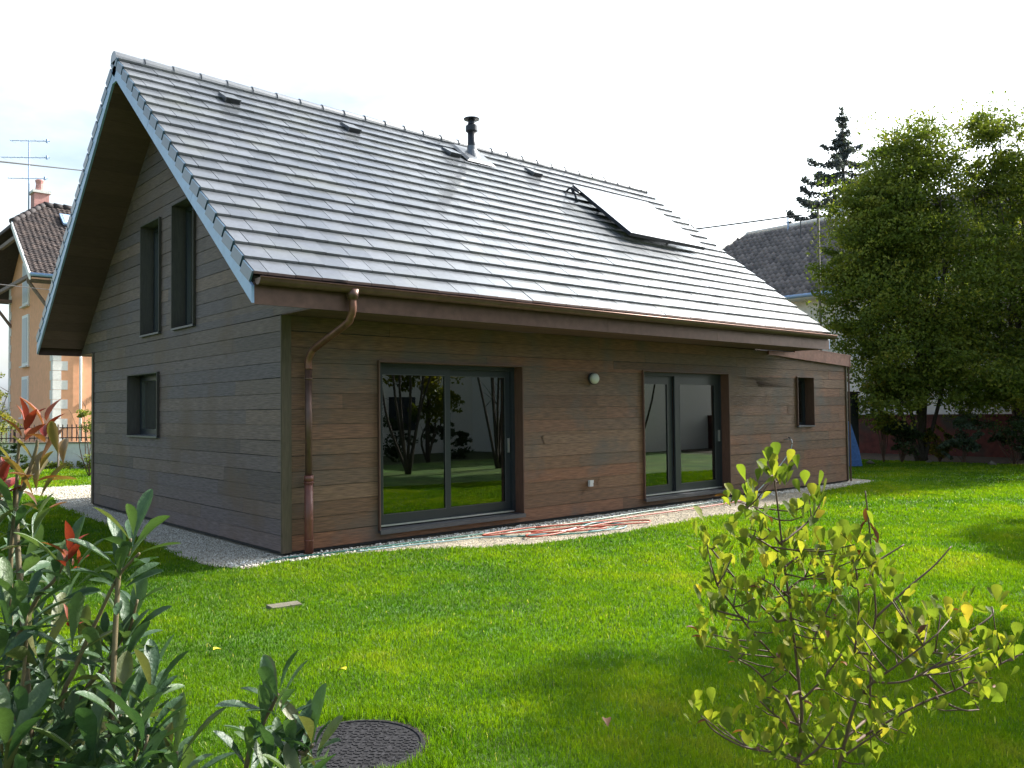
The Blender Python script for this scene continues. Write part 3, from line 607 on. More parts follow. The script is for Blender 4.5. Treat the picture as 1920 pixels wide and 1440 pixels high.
# ---------------- generic vegetation ----------------
def quadleaves(C, size, r, flat=.0):
    n = len(C); d = r.normal(0, 1, (n, 3)); d /= np.linalg.norm(d, axis=1, keepdims=True); u = r.normal(0, 1, (n, 3)); u[:, 2] += flat; s = np.cross(d, u); s /= np.linalg.norm(s, axis=1, keepdims=True) + 1e-9
    sz = size * r.uniform(.6, 1.3, n)[:, None]; nn = np.cross(s, d)
    V = np.stack([C - d * sz * .5, C + s * sz * .32 + nn * sz * .08, C + d * sz * .5, C - s * sz * .32 + nn * sz * .08], 1)
    return V.reshape(-1, 3)
def crown(name, clumps, n, size, mt, par, seed=0, shrink=1.0):
    """clumps: list of (x,y,z,rx,ry,rz) ; leaves gathered in sub clumps on each ellipsoid's volume"""
    r = np.random.default_rng(seed); vol = np.array([c[3] * c[4] * c[5] for c in clumps]) ** .8; vol /= vol.sum(); Cs, Ts = [], []
    for c, f in zip(clumps, vol):
        per = 150; k = max(2, int(n * f / per)); d = r.normal(0, 1, (k, 3)); d /= np.linalg.norm(d, axis=1, keepdims=True); rad = r.uniform(.25, 1.0, k) ** .55
        sc = np.array(c[3:6]) * shrink; P = np.array(c[:3]) + d * rad[:, None] * sc; sub = np.repeat(np.arange(k), per); cs = min(.34, .2 * sc.mean() + .06)
        g = r.normal(0, 1, (len(sub), 3)); g *= np.minimum(1, 1.9 / (np.linalg.norm(g, axis=1, keepdims=True) + 1e-6)); rel = g * cs * np.array([1.15, 1.15, .42]) * r.uniform(.45, 1.35, k)[sub][:, None]
        tl = r.normal(0, .35, (k, 2))[sub]; rel[:, 2] += rel[:, 0] * tl[:, 0] + rel[:, 1] * tl[:, 1]
        Cs.append(P[sub] + rel); Ts.append(np.clip(r.random(k)[sub] * .65 + r.random(len(sub)) * .35, 0, 1))
    C = np.concatenate(Cs); T = np.concatenate(Ts); V = quadleaves(C, size, r, .6)
    F = np.arange(len(C) * 4).reshape(-1, 4); return link(name, npmesh(name, V, F, np.repeat(T, 4)), mt, par)
GREEN = [(0, (.065, .10, .018)), (.5, (.135, .17, .028)), (.85, (.22, .235, .038)), (1, (.3, .25, .045))]
M_lf = leafmat('hornbeam_leaves', GREEN, .6, .2, .36)
M_lfd = leafmat('dark_evergreen_leaves', [(0, (.018, .035, .012)), (.6, (.035, .06, .02)), (1, (.06, .09, .03))], .45, .4, .25)
M_lfg = leafmat('grey_green_leaves', [(0, (.06, .09, .06)), (.6, (.1, .14, .09)), (1, (.2, .24, .17))], .5, .4, .25)
M_lfy = leafmat('yellow_green_leaves', [(0, (.07, .09, .015)), (.5, (.13, .14, .02)), (1, (.26, .2, .03))], .5, .3, .4)
M_needle = leafmat('haze_tinted_spruce_needles', [(0, (.05, .065, .07)), (1, (.11, .13, .14))], .7, .3, .15)  # paler blue grey: haze over the distant tree is put into the needle colour
def stems(name, base, ends, r0, mt, par, n=7, bendy=.25, twigs=0, seed=1):
    rr = random.Random(seed); mb = MB(); b = Vector(base)
    for e in ends:
        e = Vector(e); m1 = b.lerp(e, .35) + Vector((rr.uniform(-bendy, bendy), rr.uniform(-bendy, bendy), 0)); m2 = b.lerp(e, .7) + Vector((rr.uniform(-bendy, bendy), rr.uniform(-bendy, bendy), 0))
        o = Vector((rr.uniform(-1, 1), rr.uniform(-1, 1), 0)) * r0 * 1.5; p = smooth([b + o, m1, m2, e], 4); k = len(p); mb.tube(p, [r0 * (1 - .88 * i / (k - 1)) for i in range(k)], n)
        for t in range(twigs):
            i = rr.randrange(k // 4, k - 1); q = p[i]; L = (e - b).length * .16; d = Vector((rr.uniform(-1, 1), rr.uniform(-1, 1), rr.uniform(.1, 1))).normalized() * L * rr.uniform(.5, 1.2)
            mb.tube([q, q + d * .5 + Vector((0, 0, .05)), q + d], [r0 * .25, r0 * .15, r0 * .05], 4)
    return mb.build(name, mt, par, True)
t1 = empty('broadleaf_tree', (23.2, 2.2, 0), 'tall bushy green tree with many thin upright trunks right of the timber house', 'tree', 'tall trees behind the lawn')
E1 = [(21.87, 2.57, 7.4, 1.75, 1.9, 2.3), (23.2, 2.0, 9.4, 1.5, 1.6, 2.3), (21.1, 2.7, 5.0, 1.5, 1.6, 1.9), (23.4, 1.3, 5.9, 2.3, 2.3, 2.9), (22.3, 1.7, 3.4, 2.4, 2.0, 1.4), (20.9, 3.1, 3.7, .8, .9, 1.1), (22.6, 2.6, 6.3, 2.0, 1.6, 2.4), (21.6, 2.2, 2.2, 1.6, 1.5, 1.0), (23.6, .4, 2.6, 2.0, 1.6, 1.3), (20.9, 3.3, 6.2, .8, .9, 1.2), (22.9, 1.9, 9.0, 1.35, 1.4, 1.7), (22.0, 2.4, 8.3, 1.2, 1.3, 1.5)]
stems('trunk', (23.2, 2.0, 0), [(21.4, 2.7, 8.2), (22.2, 2.4, 10.2), (23.0, 2.1, 11), (23.6, 1.6, 10.4), (24.2, 1.2, 9), (22.6, 1.0, 8.5), (21.0, 2.9, 6.4), (24.0, 2.4, 9.6), (24.8, .7, 8.4), (23.3, 1.2, 9.5), (22, 3.4, 7)], .07, M_bark, t1, 7, .35, 16, 3)
crown('foliage', E1, 128000, .105, M_lf, t1, 21, .9)
t2 = empty('broadleaf_tree', (25.7, 0, 0), 'taller thin topped green tree at the right edge standing behind the bushy one', 'tree', 'tall trees behind the lawn')
E2 = [(25.5, .6, 10.4, 1.05, 1.1, 2.0), (26.6, -.4, 9.5, 1.0, 1.1, 2.5), (25.7, 0, 4.7, 2.3, 2.2, 3.1), (27.0, -1.6, 6.5, 2, 2, 4), (26.6, -3.2, 5.5, 2, 2, 4), (25.2, -1.2, 2.6, 2.4, 2, 1.6), (27.2, -3.0, 9.8, 2.3, 1.9, 3.0), (27.3, -2.5, 12.6, 2.0, 1.8, 2.0), (26.1, 0, 8.3, 1.5, 1.4, 2.0), (25.5, .5, 9.4, 1.0, 1.0, 1.5)]
stems('trunk', (25.9, -.1, 0), [(25.2, .8, 11.0), (25.6, .5, 11.5), (26.3, 0, 11.5), (26.6, -.5, 11.3), (25.0, .2, 9), (24.6, -.2, 7.5), (26.9, -1.0, 10.5), (27.3, -1.9, 9.8), (25.9, .4, 10.8), (24.9, .9, 9.8), (26.6, -3.0, 8.6)], .07, M_bark, t2, 7, .35, 16, 5)
crown('foliage', E2, 125000, .11, M_lf, t2, 22, .9)
# conifer
cf = empty('spruce_tree', (42.7, 14.3, 0), 'tall dark spruce with drooping branches rising behind the brown tiled roof', 'tree')
mb = MB(); mb.tube([(42.7, 14.3, 0), (42.7, 14.3, 10), (42.7, 14.3, 19.4)], [.35, .2, .03], 8); mb.build('trunk', M_bark, cf, True)
mb = MB(); mb.tube([(42.7, 14.3, 4.8), (42.7, 14.3, 19)], [.1, .02], 5); rr = random.Random(12); C = []
z = 5.0
while z < 19.2:
    Lb = (.2 + (19.6 - z) * .24 if z > 16.6 else min(4.4, 1.6 + (17 - z) * .48)) * rr.uniform(.75, 1.1)
    for k in range(rr.choice((3, 4, 5))):
        a = rr.uniform(0, 6.283); d = Vector((math.cos(a), math.sin(a), 0)); l = Lb * rr.uniform(.6, 1.1); b = Vector((42.7, 14.3, z)); p = [b, b + d * l * .4 + Vector((0, 0, -.18 * l)), b + d * l * .8 + Vector((0, 0, -.2 * l)), b + d * l + Vector((0, 0, -.1 * l))]
        p = smooth(p, 4); mb.tube(p, [.05 * (1 - .8 * i / (len(p) - 1)) for i in range(len(p))], 4)
        for i in range(int(l * 130)):
            t = rr.uniform(.12, 1) * (len(p) - 1); q = p[int(t)].lerp(p[min(int(t) + 1, len(p) - 1)], t % 1); C.append((q.x + rr.gauss(0, .09), q.y + rr.gauss(0, .09), q.z - abs(rr.gauss(0, .17)) + .05))
    z += rr.uniform(.3, .5) if z > 16 else rr.uniform(.45, .7)
for zz, l0 in ((17.3, 1.2), (16.4, 1.9), (15.3, 2.5), (14.75, 2.7), (14.1, 2.8), (13.3, 3.5), (12.6, 3.2)):
    for sgn in (-1, 1):
        l = l0 * rr.uniform(.9, 1.05); d = Vector((.75, -.66, 0)) * sgn; b = Vector((42.7, 14.3, zz)); p = smooth([b, b + d * l * .4 + Vector((0, 0, -.12 * l)), b + d * l * .8 + Vector((0, 0, -.1 * l)), b + d * l + Vector((0, 0, .04 * l))], 4); mb.tube(p, [.06 * (1 - .8 * i / (len(p) - 1)) for i in range(len(p))], 4)
        for i in range(int(l * 150)):
            t = rr.uniform(.05, 1) * (len(p) - 1); q = p[int(t)].lerp(p[min(int(t) + 1, len(p) - 1)], t % 1); C.append((q.x + rr.gauss(0, .07), q.y + rr.gauss(0, .07), q.z - abs(rr.gauss(0, .16)) + .05))
mb.build('branches', M_bark, cf, True)
for i in range(500): zz = rr.uniform(12, 19.7); s = .08 + (19.7 - zz) * .06; C.append((42.7 + rr.gauss(0, s), 14.3 + rr.gauss(0, s), zz))
C = np.array(C); r = np.random.default_rng(4); V = quadleaves(C, .2, r, 0); link('foliage', npmesh('foliage', V, np.arange(len(C) * 4).reshape(-1, 4), np.repeat(r.random(len(C)), 4)), M_needle, cf)
bt = empty('bare_tree', (32.1, 17.3, 0), 'bare treetop just showing over the right end of the tiled roof', 'tree')
stems('trunk', (32.1, 17.3, 0), [(32.1, 17.3, 11.9), (31.8, 17.5, 11.3), (32.4, 17.2, 11.6), (32.0, 17.7, 11.0)], .09, M_bark, bt, 5, .15, 14, 8)
# shrubs and small trees at the back right
def shrub(name, x, y, h, r, n, mt, label, seed, size=.09, cat='shrub', z0=.25, group='shrubs in the bed along the red brown wall'):
    o = empty(name, (x, y, 0), label, cat, group); rr = random.Random(seed); cl = []
    for i in range(9): a = rr.uniform(0, 6.28); q = r * rr.uniform(.1, .75); zz = h * rr.uniform(z0, .85); cl.append((x + q * math.cos(a), y + q * math.sin(a), zz, r * .38, r * .38, h * .16))
    stems('stems', (x, y, -.02), [(c[0], c[1], c[2] + .1) for c in cl], .018, M_twig, o, 5, .08, 3, seed)
    crown('foliage', cl, n, size, mt, o, seed); return o
shrub('shrub', 20.4, 3.75, 1.5, .85, 2600, M_lfd, 'dark low shrub beside the far corner of the timber house', 31)
shrub('small_tree', 21.9, 2.65, 3.1, .75, 5200, M_lfy, 'slim yellowish small tree standing in front of the bushy tree', 32, .10, 'tree', .35)
shrub('shrub', 22.2, 2.2, 1.3, .75, 2200, M_lfd, 'dark leafy shrub at the foot of the slim yellowish tree', 33)
shrub('shrub', 23.3, 1.5, 1.2, .6, 1500, M_lfy, 'small yellowish shrub between the dark shrub and the grey green one', 34)
shrub('shrub', 23.3, .75, 1.7, .62, 2600, M_lfg, 'grey green loose shrub standing before the red brown wall', 35, .11)
shrub('shrub', 23.6, -.55, 1.5, .9, 2600, M_lfd, 'broad dark shrub at the right edge of the photo', 36)
shrub('shrub', 23.8, -2.1, 1.8, 1.0, 2600, M_lfd, 'dark shrub beyond the right edge of the bed', 37)
rr = random.Random(3)
for i, (x, y, lb) in enumerate([(20.9, 2.6, 'pale stone lying at the edge of the flower bed near the dark low shrub'), (22.6, 1.55, 'flat brown stone on the bed in front of the small trees'), (22.6, -.3, 'light stone at the bed edge by the broad dark shrub')]):
    V = OCT * np.array([.22, .14, .09]) + RNG.normal(0, .02, (6, 3)) + np.array([x, y, .03]); tag(link('bed_stone', npmesh('bed_stone', V, OF), M_conc), lb, 'stone', 'stones edging the flower bed')
# ---------------- right side neighbours ----------------
rw = MB(); rw.box((27.0, -16, -.1), (27.25, 12, 1.42)); o = rw.build('garden_wall', M_brickred); tag(o, 'low red brown garden wall behind the shrubs at the back', 'wall')
cp = MB(); cp.box((26.96, -16, 1.42), (27.29, 12, 1.48)); cp.build('coping', M_brickred, o)
nh = empty('tiled_house', (33.4, 5, 0), 'white house with a brown hipped pantile roof behind the trees on the right', 'house')
HX0, HX1, HY0, HY1 = 28.2, 38.6, -2.0, 18.2; EZ = 6.46
mb = MB(); mb.box((HX0, HY0, -.1), (HX1, HY1, EZ - .1)); mb.build('wall', M_plaster_w, nh)
mb = MB(); mb.box((HX0 - .8, HY0 - .8, EZ - .14), (HX1 + .8, HY1 + .8, EZ - .03)); mb.build('eave_board', M_white, nh)
X0, X1, Y0, Y1 = HX0 - .8, HX1 + .8, HY0 - .8, HY1 + .8; RX = 33.4; RZ = EZ + (RX - X0) * .73; YA, YB = Y1 - 4.1, Y0 + 4.1
mb = MB(); mb.add([(X0, Y0, EZ - .03), (X1, Y0, EZ - .03), (X1, Y1, EZ - .03), (X0, Y1, EZ - .03), (RX, YB, RZ - .03), (RX, YA, RZ - .03)], [(0, 4, 5, 3), (1, 2, 5, 4), (0, 1, 4), (3, 5, 2), (0, 3, 2, 1)]); rf = mb.build('roof', M_pant, nh)
def pantiles(name, org, U, Vd, N, ulen, vlen, lim, mt, par, wt=.24, ht=.34, amp=.035, wav=True, seed=1):
    org, U, Vd, N = map(np.array, (org, U, Vd, N)); r = np.random.default_rng(seed); nu, nv = int(ulen / wt), int(vlen / ht); Vs, Fs, Ts = [], [], []; b = 0
    prof = [0, .25, .5, .75, 1.0]
    for j in range(nv):
        for i in range(nu):
            u0, v0 = i * wt, j * ht
            if not lim(u0 + wt / 2, v0 + ht / 2): continue
            t = r.random(); tl = r.normal(0, .006)
            for vv, hh in ((v0 - .03, .04 + amp * .5 + tl), (v0 + ht, .01 + tl), ):
                for p in prof: Vs.append(org + U * (u0 + p * (wt + .01)) + Vd * vv + N * (hh + (amp * math.sin(p * 6.283) if wav else 0)))
            for p in prof: Vs.append(org + U * (u0 + p * (wt + .01)) + Vd * (v0 - .03) + N * -.01)
            for k in range(4): Fs += [(b + k, b + k + 1, b + 6 + k, b + 5 + k), (b + k, b + 10 + k, b + 11 + k, b + k + 1)]
            b += 15; Ts += [t] * 15
    return link(name, npmesh(name, np.array(Vs), np.array(Fs), np.array(Ts)), mt, par)
vl = math.hypot(RX - X0, RZ - EZ); ca, sa = (RX - X0) / vl, (RZ - EZ) / vl
pantiles('pantiles', (X0, Y1, EZ), (0, -1, 0), (ca, 0, sa), (-sa, 0, ca), Y1 - Y0, vl, lambda u, v: u > 4.1 * v / vl and (Y1 - Y0 - u) > 4.1 * v / vl, M_pant, rf, .27, .38, .075)
mb = MB(); mb.tube([(RX, YB, RZ + .02), (RX, YA, RZ + .02)], .12, 8); mb.tube([(RX, YA, RZ + .02), (X0, Y1, EZ + .05)], .11, 8); mb.tube([(RX, YB, RZ + .02), (X0, Y0, EZ + .05)], .11, 8); mb.build('ridge', M_stonew, rf, True)
mb = MB(); mb.tube([(X0 - .07, Y0, EZ - .03), (X0 - .07, Y1, EZ - .03)], .08, 8); mb.build('gutter', M_zinc, nh, True)
mb = MB(); mb.box((RX - 1.2, 9.0, RZ - .9), (RX - .9, 9.3, RZ + .15)); mb.build('vent_stack', M_shutter, rf)
mb = MB(); mb.tube([(RX - .4, 12.3, RZ - .3), (RX - .4, 12.3, RZ + .35)], .04, 6); mb.build('vent_pipe', M_zinc, rf)
for y in (2.0,):
    mb = MB(); mb.box((HX0 - .02, y, 3.4), (HX0 + .05, y + 1.1, 4.9)); f = mb.build('window', M_white, nh); mb = MB(); mb.box((HX0 - .03, y + .08, 3.48), (HX0 - .021, y + 1.02, 4.82)); mb.build('pane', M_anth, f)
ms = empty('utility_mast', (26.9, 7.4, 0), 'grey steel cable mast standing before the brown tiled roof', 'mast')
mb = MB(); mb.tube([(26.9, 7.4, 0), (26.9, 7.4, 9.9)], .05, 10); mb.build('pole', M_conc, ms, True)
mb = MB(); mb.disc((26.9, 7.4, 9.86), [(.08, 0), (.13, .1), (.13, .2), (.02, .3)], 12); mb.build('cap', M_black, ms); mb = MB(); mb.tube([(26.9, 7.4, 9.5), (26.35, 7.85, 9.45), (26.34, 7.86, 9.40), (26.34, 7.86, 8.6)], .022, 6); mb.build('cable_arm', M_black, ms)
mb = MB(); mb.tube(smooth([(26.4, 7.8, 9.55), (22.5, 13.5, 9.1), (19.0, 18.6, 9.1), (16.2, 22.7, 9.4)], 6), .032, 5); tag(mb.build('overhead_cable', M_wire), 'black overhead cable sloping from the steel mast to behind the tiled roof', 'cable')
bs = empty('garden_shed', (19.9, 3.7, 0), 'dark narrow wooden shed corner just behind the annex of the timber house', 'shed')
mb = MB(); mb.box((20.2, 2.95, 0), (20.9, 4.2, 2.2)); mb.build('wall', M_base, bs); mb = MB(); mb.box((20.15, 2.9, 2.201), (20.93, 4.25, 2.26)); mb.build('roof', M_iron, bs)
mb = MB(); q = [(19.0, 2.75, .02), (19.6, 2.22, .02), (19.55, 2.28, .5), (19.36, 2.45, 1.35), (19.1, 2.66, 1.2)]; mb.prism(q, (.25, .3, 0)); tag(mb.build('tarpaulin', mat('blue_tarp', (.06, .15, .4), .5, var=.2, vscale=6, bump=.6, bscale=8)), 'small blue tarpaulin heap beside the far corner of the timber house', 'tarpaulin')
# ---------------- left side neighbours ----------------
wp, wq = Vector((-7, 30.4, 0)), Vector((7.2, 17.93, 0)); wd = (wq - wp).normalized(); wnn = Vector((-wd.y, wd.x, 0))
def along(mb, a, b, z0, z1, o0, o1): 
    p = [wp + wd * a + wnn * o0, wp + wd * b + wnn * o0, wp + wd * b + wnn * o1, wp + wd * a + wnn * o1]; mb.hexa([(q.x, q.y, z0) for q in p] + [(q.x, q.y, z1) for q in p])
mb = MB(); along(mb, 0, 18.9, -.1, .83, 0, .2); bw = mb.build('boundary_wall', M_plaster_w); tag(bw, 'low white rendered boundary wall below the iron fence on the left', 'wall')
mb = MB(); along(mb, 0, 18.9, .83, .87, -.03, .23); mb.build('coping', M_conc, bw)
fe = empty('iron_fence', wp, 'rusty dark iron railing standing on the low white wall on the left', 'fence')
mb = MB(); along(mb, 0, 18.9, 1.0, 1.035, .08, .12); along(mb, 0, 18.9, 1.34, 1.375, .08, .12); mb.build('rail', M_iron, fe)
mb = MB(); k = 0.05
while k < 18.9: along(mb, k, k + .028, .9, 1.47, .085, .113); k += .16
mb.build('pickets', M_iron, fe)
for k in (2.2, 5.2, 8.2, 11.2, 14.2, 17.2): mb = MB(); along(mb, k, k + .06, .87, 1.5, .07, .13); mb.build('post', M_iron, fe)
oh = empty('orange_house', (8, 32, 0), 'tall orange rendered house with white corner stones and a steep tiled roof on the left', 'house')
K0, K1, Q0, Q1, HE = 3.8, 13.0, 28.0, 36.4, 7.9
mb = MB(); mb.box((K0, Q0, -.1), (K1, Q1, HE)); mb.prism([(K0, Q0, HE), (K0, Q1, HE), (K0, 34.0, 9.6), (K0, 30.4, 9.6)], (K1 - K0, 0, 0)); mb.build('wall', M_orange, oh)
ss = .78; ov = .7; zr = HE + (4.2 + .0) * ss; ry = 32.2; xo = K0 - 1.0
def sy(z): return Q0 - ov + (z - (HE - ov * ss)) / ss
zc_ = 9.95; yc1, yc2 = sy(zc_), 2 * ry - sy(zc_); ze = HE - ov * ss
mb = MB(); T = .14; hx = xo + (zr - zc_) * 1.25
top = [(xo, Q0 - ov, ze), (K1 + .8, Q0 - ov, ze), (K1 + .8, ry, zr), (hx, ry, zr), (xo, yc1, zc_), (xo, yc2, zc_), (xo, Q1 + ov, ze), (K1 + .8, Q1 + ov, ze)]
bot = [(x, y, z - T) for x, y, z in top]; mb.add(top + bot, [(0, 1, 2, 3, 4), (4, 3, 5), (5, 3, 2, 7, 6), (8, 12, 11, 10, 9), (12, 13, 11), (13, 14, 15, 10, 11), (0, 4, 12, 8), (4, 5, 13, 12), (5, 6, 14, 13), (0, 8, 9, 1), (6, 7, 15, 14), (1, 9, 10, 2), (2, 10, 15, 7)])
orf = mb.build('roof', M_clay, oh)
vl2 = math.hypot(4.2 + ov, zr - ze); cb, sb = (4.2 + ov) / vl2, (zr - ze) / vl2
pantiles('flat_tiles', (xo, Q0 - ov, ze + .01), (1, 0, 0), (0, cb, sb), (0, -sb, cb), K1 + .8 - xo, vl2, lambda u, v: ze + v * sb < zc_ or u > ((ze + v * sb) - zc_) * 1.25, M_clay, orf, .2, .16, .02, True, 5)
mb = MB(); rr = random.Random(4)
def caps(a, b):
    a, b = Vector(a), Vector(b); n = int((b - a).length / .38)
    for i in range(n): p, q = a.lerp(b, i / n), a.lerp(b, (i + 1.1) / n); mb.tube([p, q], [.15 + rr.uniform(0, .02), .12], 8)
caps((xo, yc1, zc_ + .03), (hx, ry, zr + .03)); caps((hx, ry, zr + .04), (K1 + .8, ry, zr + .04)); mb.build('ridge_tiles', M_clay, orf, True)
for (a, b) in (((xo - .02, Q0 - ov - .02, ze), (xo - .02, yc1, zc_)), ((xo - .02, Q1 + ov, ze), (xo - .02, yc2, zc_))):
    mb = MB(); A, B = Vector(a), Vector(b); mb.hexa([A + Vector((-.03, 0, -.24)), A + Vector((.03, 0, -.24)), B + Vector((.03, 0, -.24)), B + Vector((-.03, 0, -.24)), A + Vector((-.03, 0, .04)), A + Vector((.03, 0, .04)), B + Vector((.03, 0, .04)), B + Vector((-.03, 0, .04))]); mb.build('barge_board', M_white, oh)
mb = MB(); mb.tube([(xo, Q0 - ov - .06, ze - .03), (K1 + .8, Q0 - ov - .06, ze - .03)], .07, 8); mb.build('gutter', M_zinc, oh, True)
mb = MB()
for y in (28.4, 36.0):
    mb.box((xo + .1, y - .07, HE - .75), (K0, y + .07, HE - .6)); mb.tube([(K0, y, HE - 1.9), (xo + .15, y, HE - .7)], .07, 4)
mb.box((xo + .12, 30.4, 9.3), (xo + .26, 34, 9.46)); mb.box((xo + .1, 28.2, HE - .58), (xo + .24, 36.2, HE - .44)); mb.build('timber_brackets', M_wood_old, oh)
mb = MB()
for i in range(20):
    z = .1 + i * .39; l = .52 if i % 2 else .28; l2 = .28 if i % 2 else .45; mb.box((K0 - .035, Q0 - .035, z), (K0 + l, Q0 + l2, z + .375))
mb.build('quoins', M_stonew, oh)
mb = MB()
for i in range(20):
    z = .1 + i * .39; l2 = .28 if i % 2 else .45; mb.box((K0 - .035, Q1 - l2, z), (K0 + .3, Q1 + .035, z + .375))
mb.build('quoins', M_stonew, oh)
for z0, z1 in ((6.85, 8.55), (4.15, 6.15), (1.85, 3.4)):
    mb = MB(); mb.box((K0 - .06, 32.25, z0 - .14), (K0 + .02, 33.45, z1 + .14)); f = mb.build('window', M_white, oh); mb = MB(); mb.box((K0 - .08, 32.42, z0), (K0 - .061, 33.28, z1)); mb.build('shutter', M_shutter, f); mb = MB(); mb.box((K0 - .16, 32.2, z0 - .2), (K0 - .0, 33.5, z0 - .141)); mb.build('sill', M_stonew, f)
mb = MB(); mb.tube([(4.78, Q0 - .1, 0), (4.78, Q0 - .1, HE - .7)], .055, 8); mb.build('downpipe', M_white, oh, True)
mb = MB(); mb.disc((5.4, Q0 - .02, 2.6), [(.1, 0), (.13, .1), (.05, .18)], 10, 'y'); mb.build('wall_light', M_white, oh)
ch = MB(); cx, cy = 3.95, 32.6; ch.box((cx, cy - .35, 9.2), (cx + .6, cy + .35, 11.75)); co = ch.build('chimney', M_pink, oh); mb = MB(); mb.box((cx - .07, cy - .42, 11.751), (cx + .67, cy + .42, 11.87)); mb.build('chimney_cap', M_stonew, co); mb = MB(); mb.disc((cx + .3, cy, 11.871), [(.2, 0), (.17, .35), (.21, .5), (.15, .55)], 12); mb.build('chimney_pot', M_pink, co)
mb = MB(); a = (6.3, Q0 + 2.9); zz = ze + (a[1] - Q0 + ov) * ss; n_ = Vector((0, -sb, cb)); d_ = Vector((0, cb, sb)); o_ = Vector((4.75, Q0 - ov, ze)) + d_ * 4.35 + n_ * .1
mb.hexa([o_, o_ + Vector((.75, 0, 0)), o_ + Vector((.75, 0, 0)) + d_ * .9, o_ + d_ * .9] + [q + n_ * .1 for q in (o_, o_ + Vector((.75, 0, 0)), o_ + Vector((.75, 0, 0)) + d_ * .9, o_ + d_ * .9)]); sk = mb.build('skylight', M_zinc, orf)
o2 = o_ + Vector((.1, 0, 0)) + d_ * .1 + n_ * .102; mb = MB(); mb.hexa([o2, o2 + Vector((.55, 0, 0)), o2 + Vector((.55, 0, 0)) + d_ * .7, o2 + d_ * .7] + [q + n_ * .01 for q in (o2, o2 + Vector((.55, 0, 0)), o2 + Vector((.55, 0, 0)) + d_ * .7, o2 + d_ * .7)]); mb.build('pane', mat('skylight_glass', (.5, .55, .6), .1, spec=1), sk)
ta = empty('tv_antenna', (cx - .12, cy, 10.4), 'thin metal television antenna with three crossbars beside the pink chimney', 'antenna')
ax = cx - .15; mb = MB(); mb.tube([(ax, cy, 10.2), (ax, cy, 14.15)], .03, 6); mb.tube([(ax, cy, 11.0), (cx, cy, 11.0)], .02, 5); mb.build('pole', M_zinc, ta, True)
dx, dy = .75, -.66
for z_, l0, l1, nn in ((14.1, -.85, .95, 5), (13.35, -1.25, .95, 7), (12.4, -.95, .85, 3)):
    mb = MB(); mb.tube([(ax + dx * l0, cy + dy * l0, z_ + .04), (ax + dx * l1, cy + dy * l1, z_ - .02)], .017, 5)
    for i in range(nn): t = l0 + (l1 - l0) * (i + .3) / nn; mb.tube([(ax + dx * t - .15, cy + dy * t - .15, z_), (ax + dx * t + .15, cy + dy * t + .15, z_)], .008, 4)
    mb.tube([(ax + dx * l1 * .85, cy + dy * l1 * .85, z_ - .08), (ax + dx * l1 * .85, cy + dy * l1 * .85, z_ + .08)], .05, 6)
    mb.build('crossbar', M_zinc, ta)
CB1 = [(-2.3, 13.18, 7.72), (-.74, 13.14, 7.82), (3.44, 22.68, 10.5), (6.92, 24.9, 11.3)]; CB2 = [(-1.35, 16.44, 5.33), (.1, 17.82, 5.53), (3.3, 26.9, 6.72), (6.2, 27.9, 6.9)]
mb = MB(); mb.tube(smooth(CB1, 6), .02, 5)
tag(mb.build('overhead_cable', M_wire), 'dark overhead cable crossing the sky at the far left above the orange house', 'cable')
mb = MB(); mb.tube(smooth(CB2, 6), .013, 5); tag(mb.build('overhead_cable', M_wire), 'thin cable strung low in front of the orange house wall', 'cable')
o = empty('small_tree', (-.15, 17.6, 0), 'small loose green tree at the left edge in front of the orange house', 'tree'); 
stems('trunk', (-.3, 17.7, 0), [(-.1, 17.6, 3.4), (.3, 17.4, 2.6), (-.7, 17.9, 3.9), (-.9, 18.2, 2.6), (.2, 17.8, 1.8)], .04, M_bark, o, 6, .12, 9, 5)
crown('foliage', [(-.3, 17.7, 2.6, .42, .5, .6), (-.7, 18, 3.4, .42, .5, .55), (-.1, 17.5, 1.7, .42, .45, .5), (-.9, 18, 2.1, .5, .5, .8), (-.3, 17.7, 3.8, .25, .25, .35)], 5200, .075, M_lfy, o, 41)
o = empty('young_shrub', (2.2, 16.9, 0), 'thin reddish shrub beside the far left corner of the timber house', 'shrub')
stems('stems', (2.25, 16.9, 0), [(2.0, 17.0, 2.0), (2.4, 16.8, 1.7), (2.2, 17.0, 2.3), (1.8, 17.2, 1.9), (2.5, 16.7, 1.3)], .02, M_twig, o, 5, .1, 6, 7)
crown('foliage', [(2.35, 16.8, 1.35, .28, .3, .35), (2.1, 17, 1.9, .2, .2, .2), (2.3, 16.9, .6, .26, .25, .3)], 1500, .07, M_lf, o, 42)
mb = MB(); mb.tube([(1.95, 19.2, -.02), (1.95, 19.2, 1.5)], .03, 7); tag(mb.build('wooden_stake', M_wood_old), 'pale wooden stake standing in the grass near the white wall', 'stake')
hd = shrub('climbing_shrub', .7, 20.2, .95, .9, 1300, M_lfd, 'straggly low shrub growing against the white boundary wall', 43, .08, 'shrub', .4, None)
# low planting along the foot of the white wall
cl = []; 
for i in range(40): k = 2 + i * .42; p = wp + wd * k - wnn * .45; cl.append((p.x, p.y, .08, .3, .25, .1))
o = crown('hedge_plants', cl, 9000, .07, M_lf, None, 44); tag(o, 'dark green low planting along the foot of the white boundary wall', 'ground cover', kind='stuff')
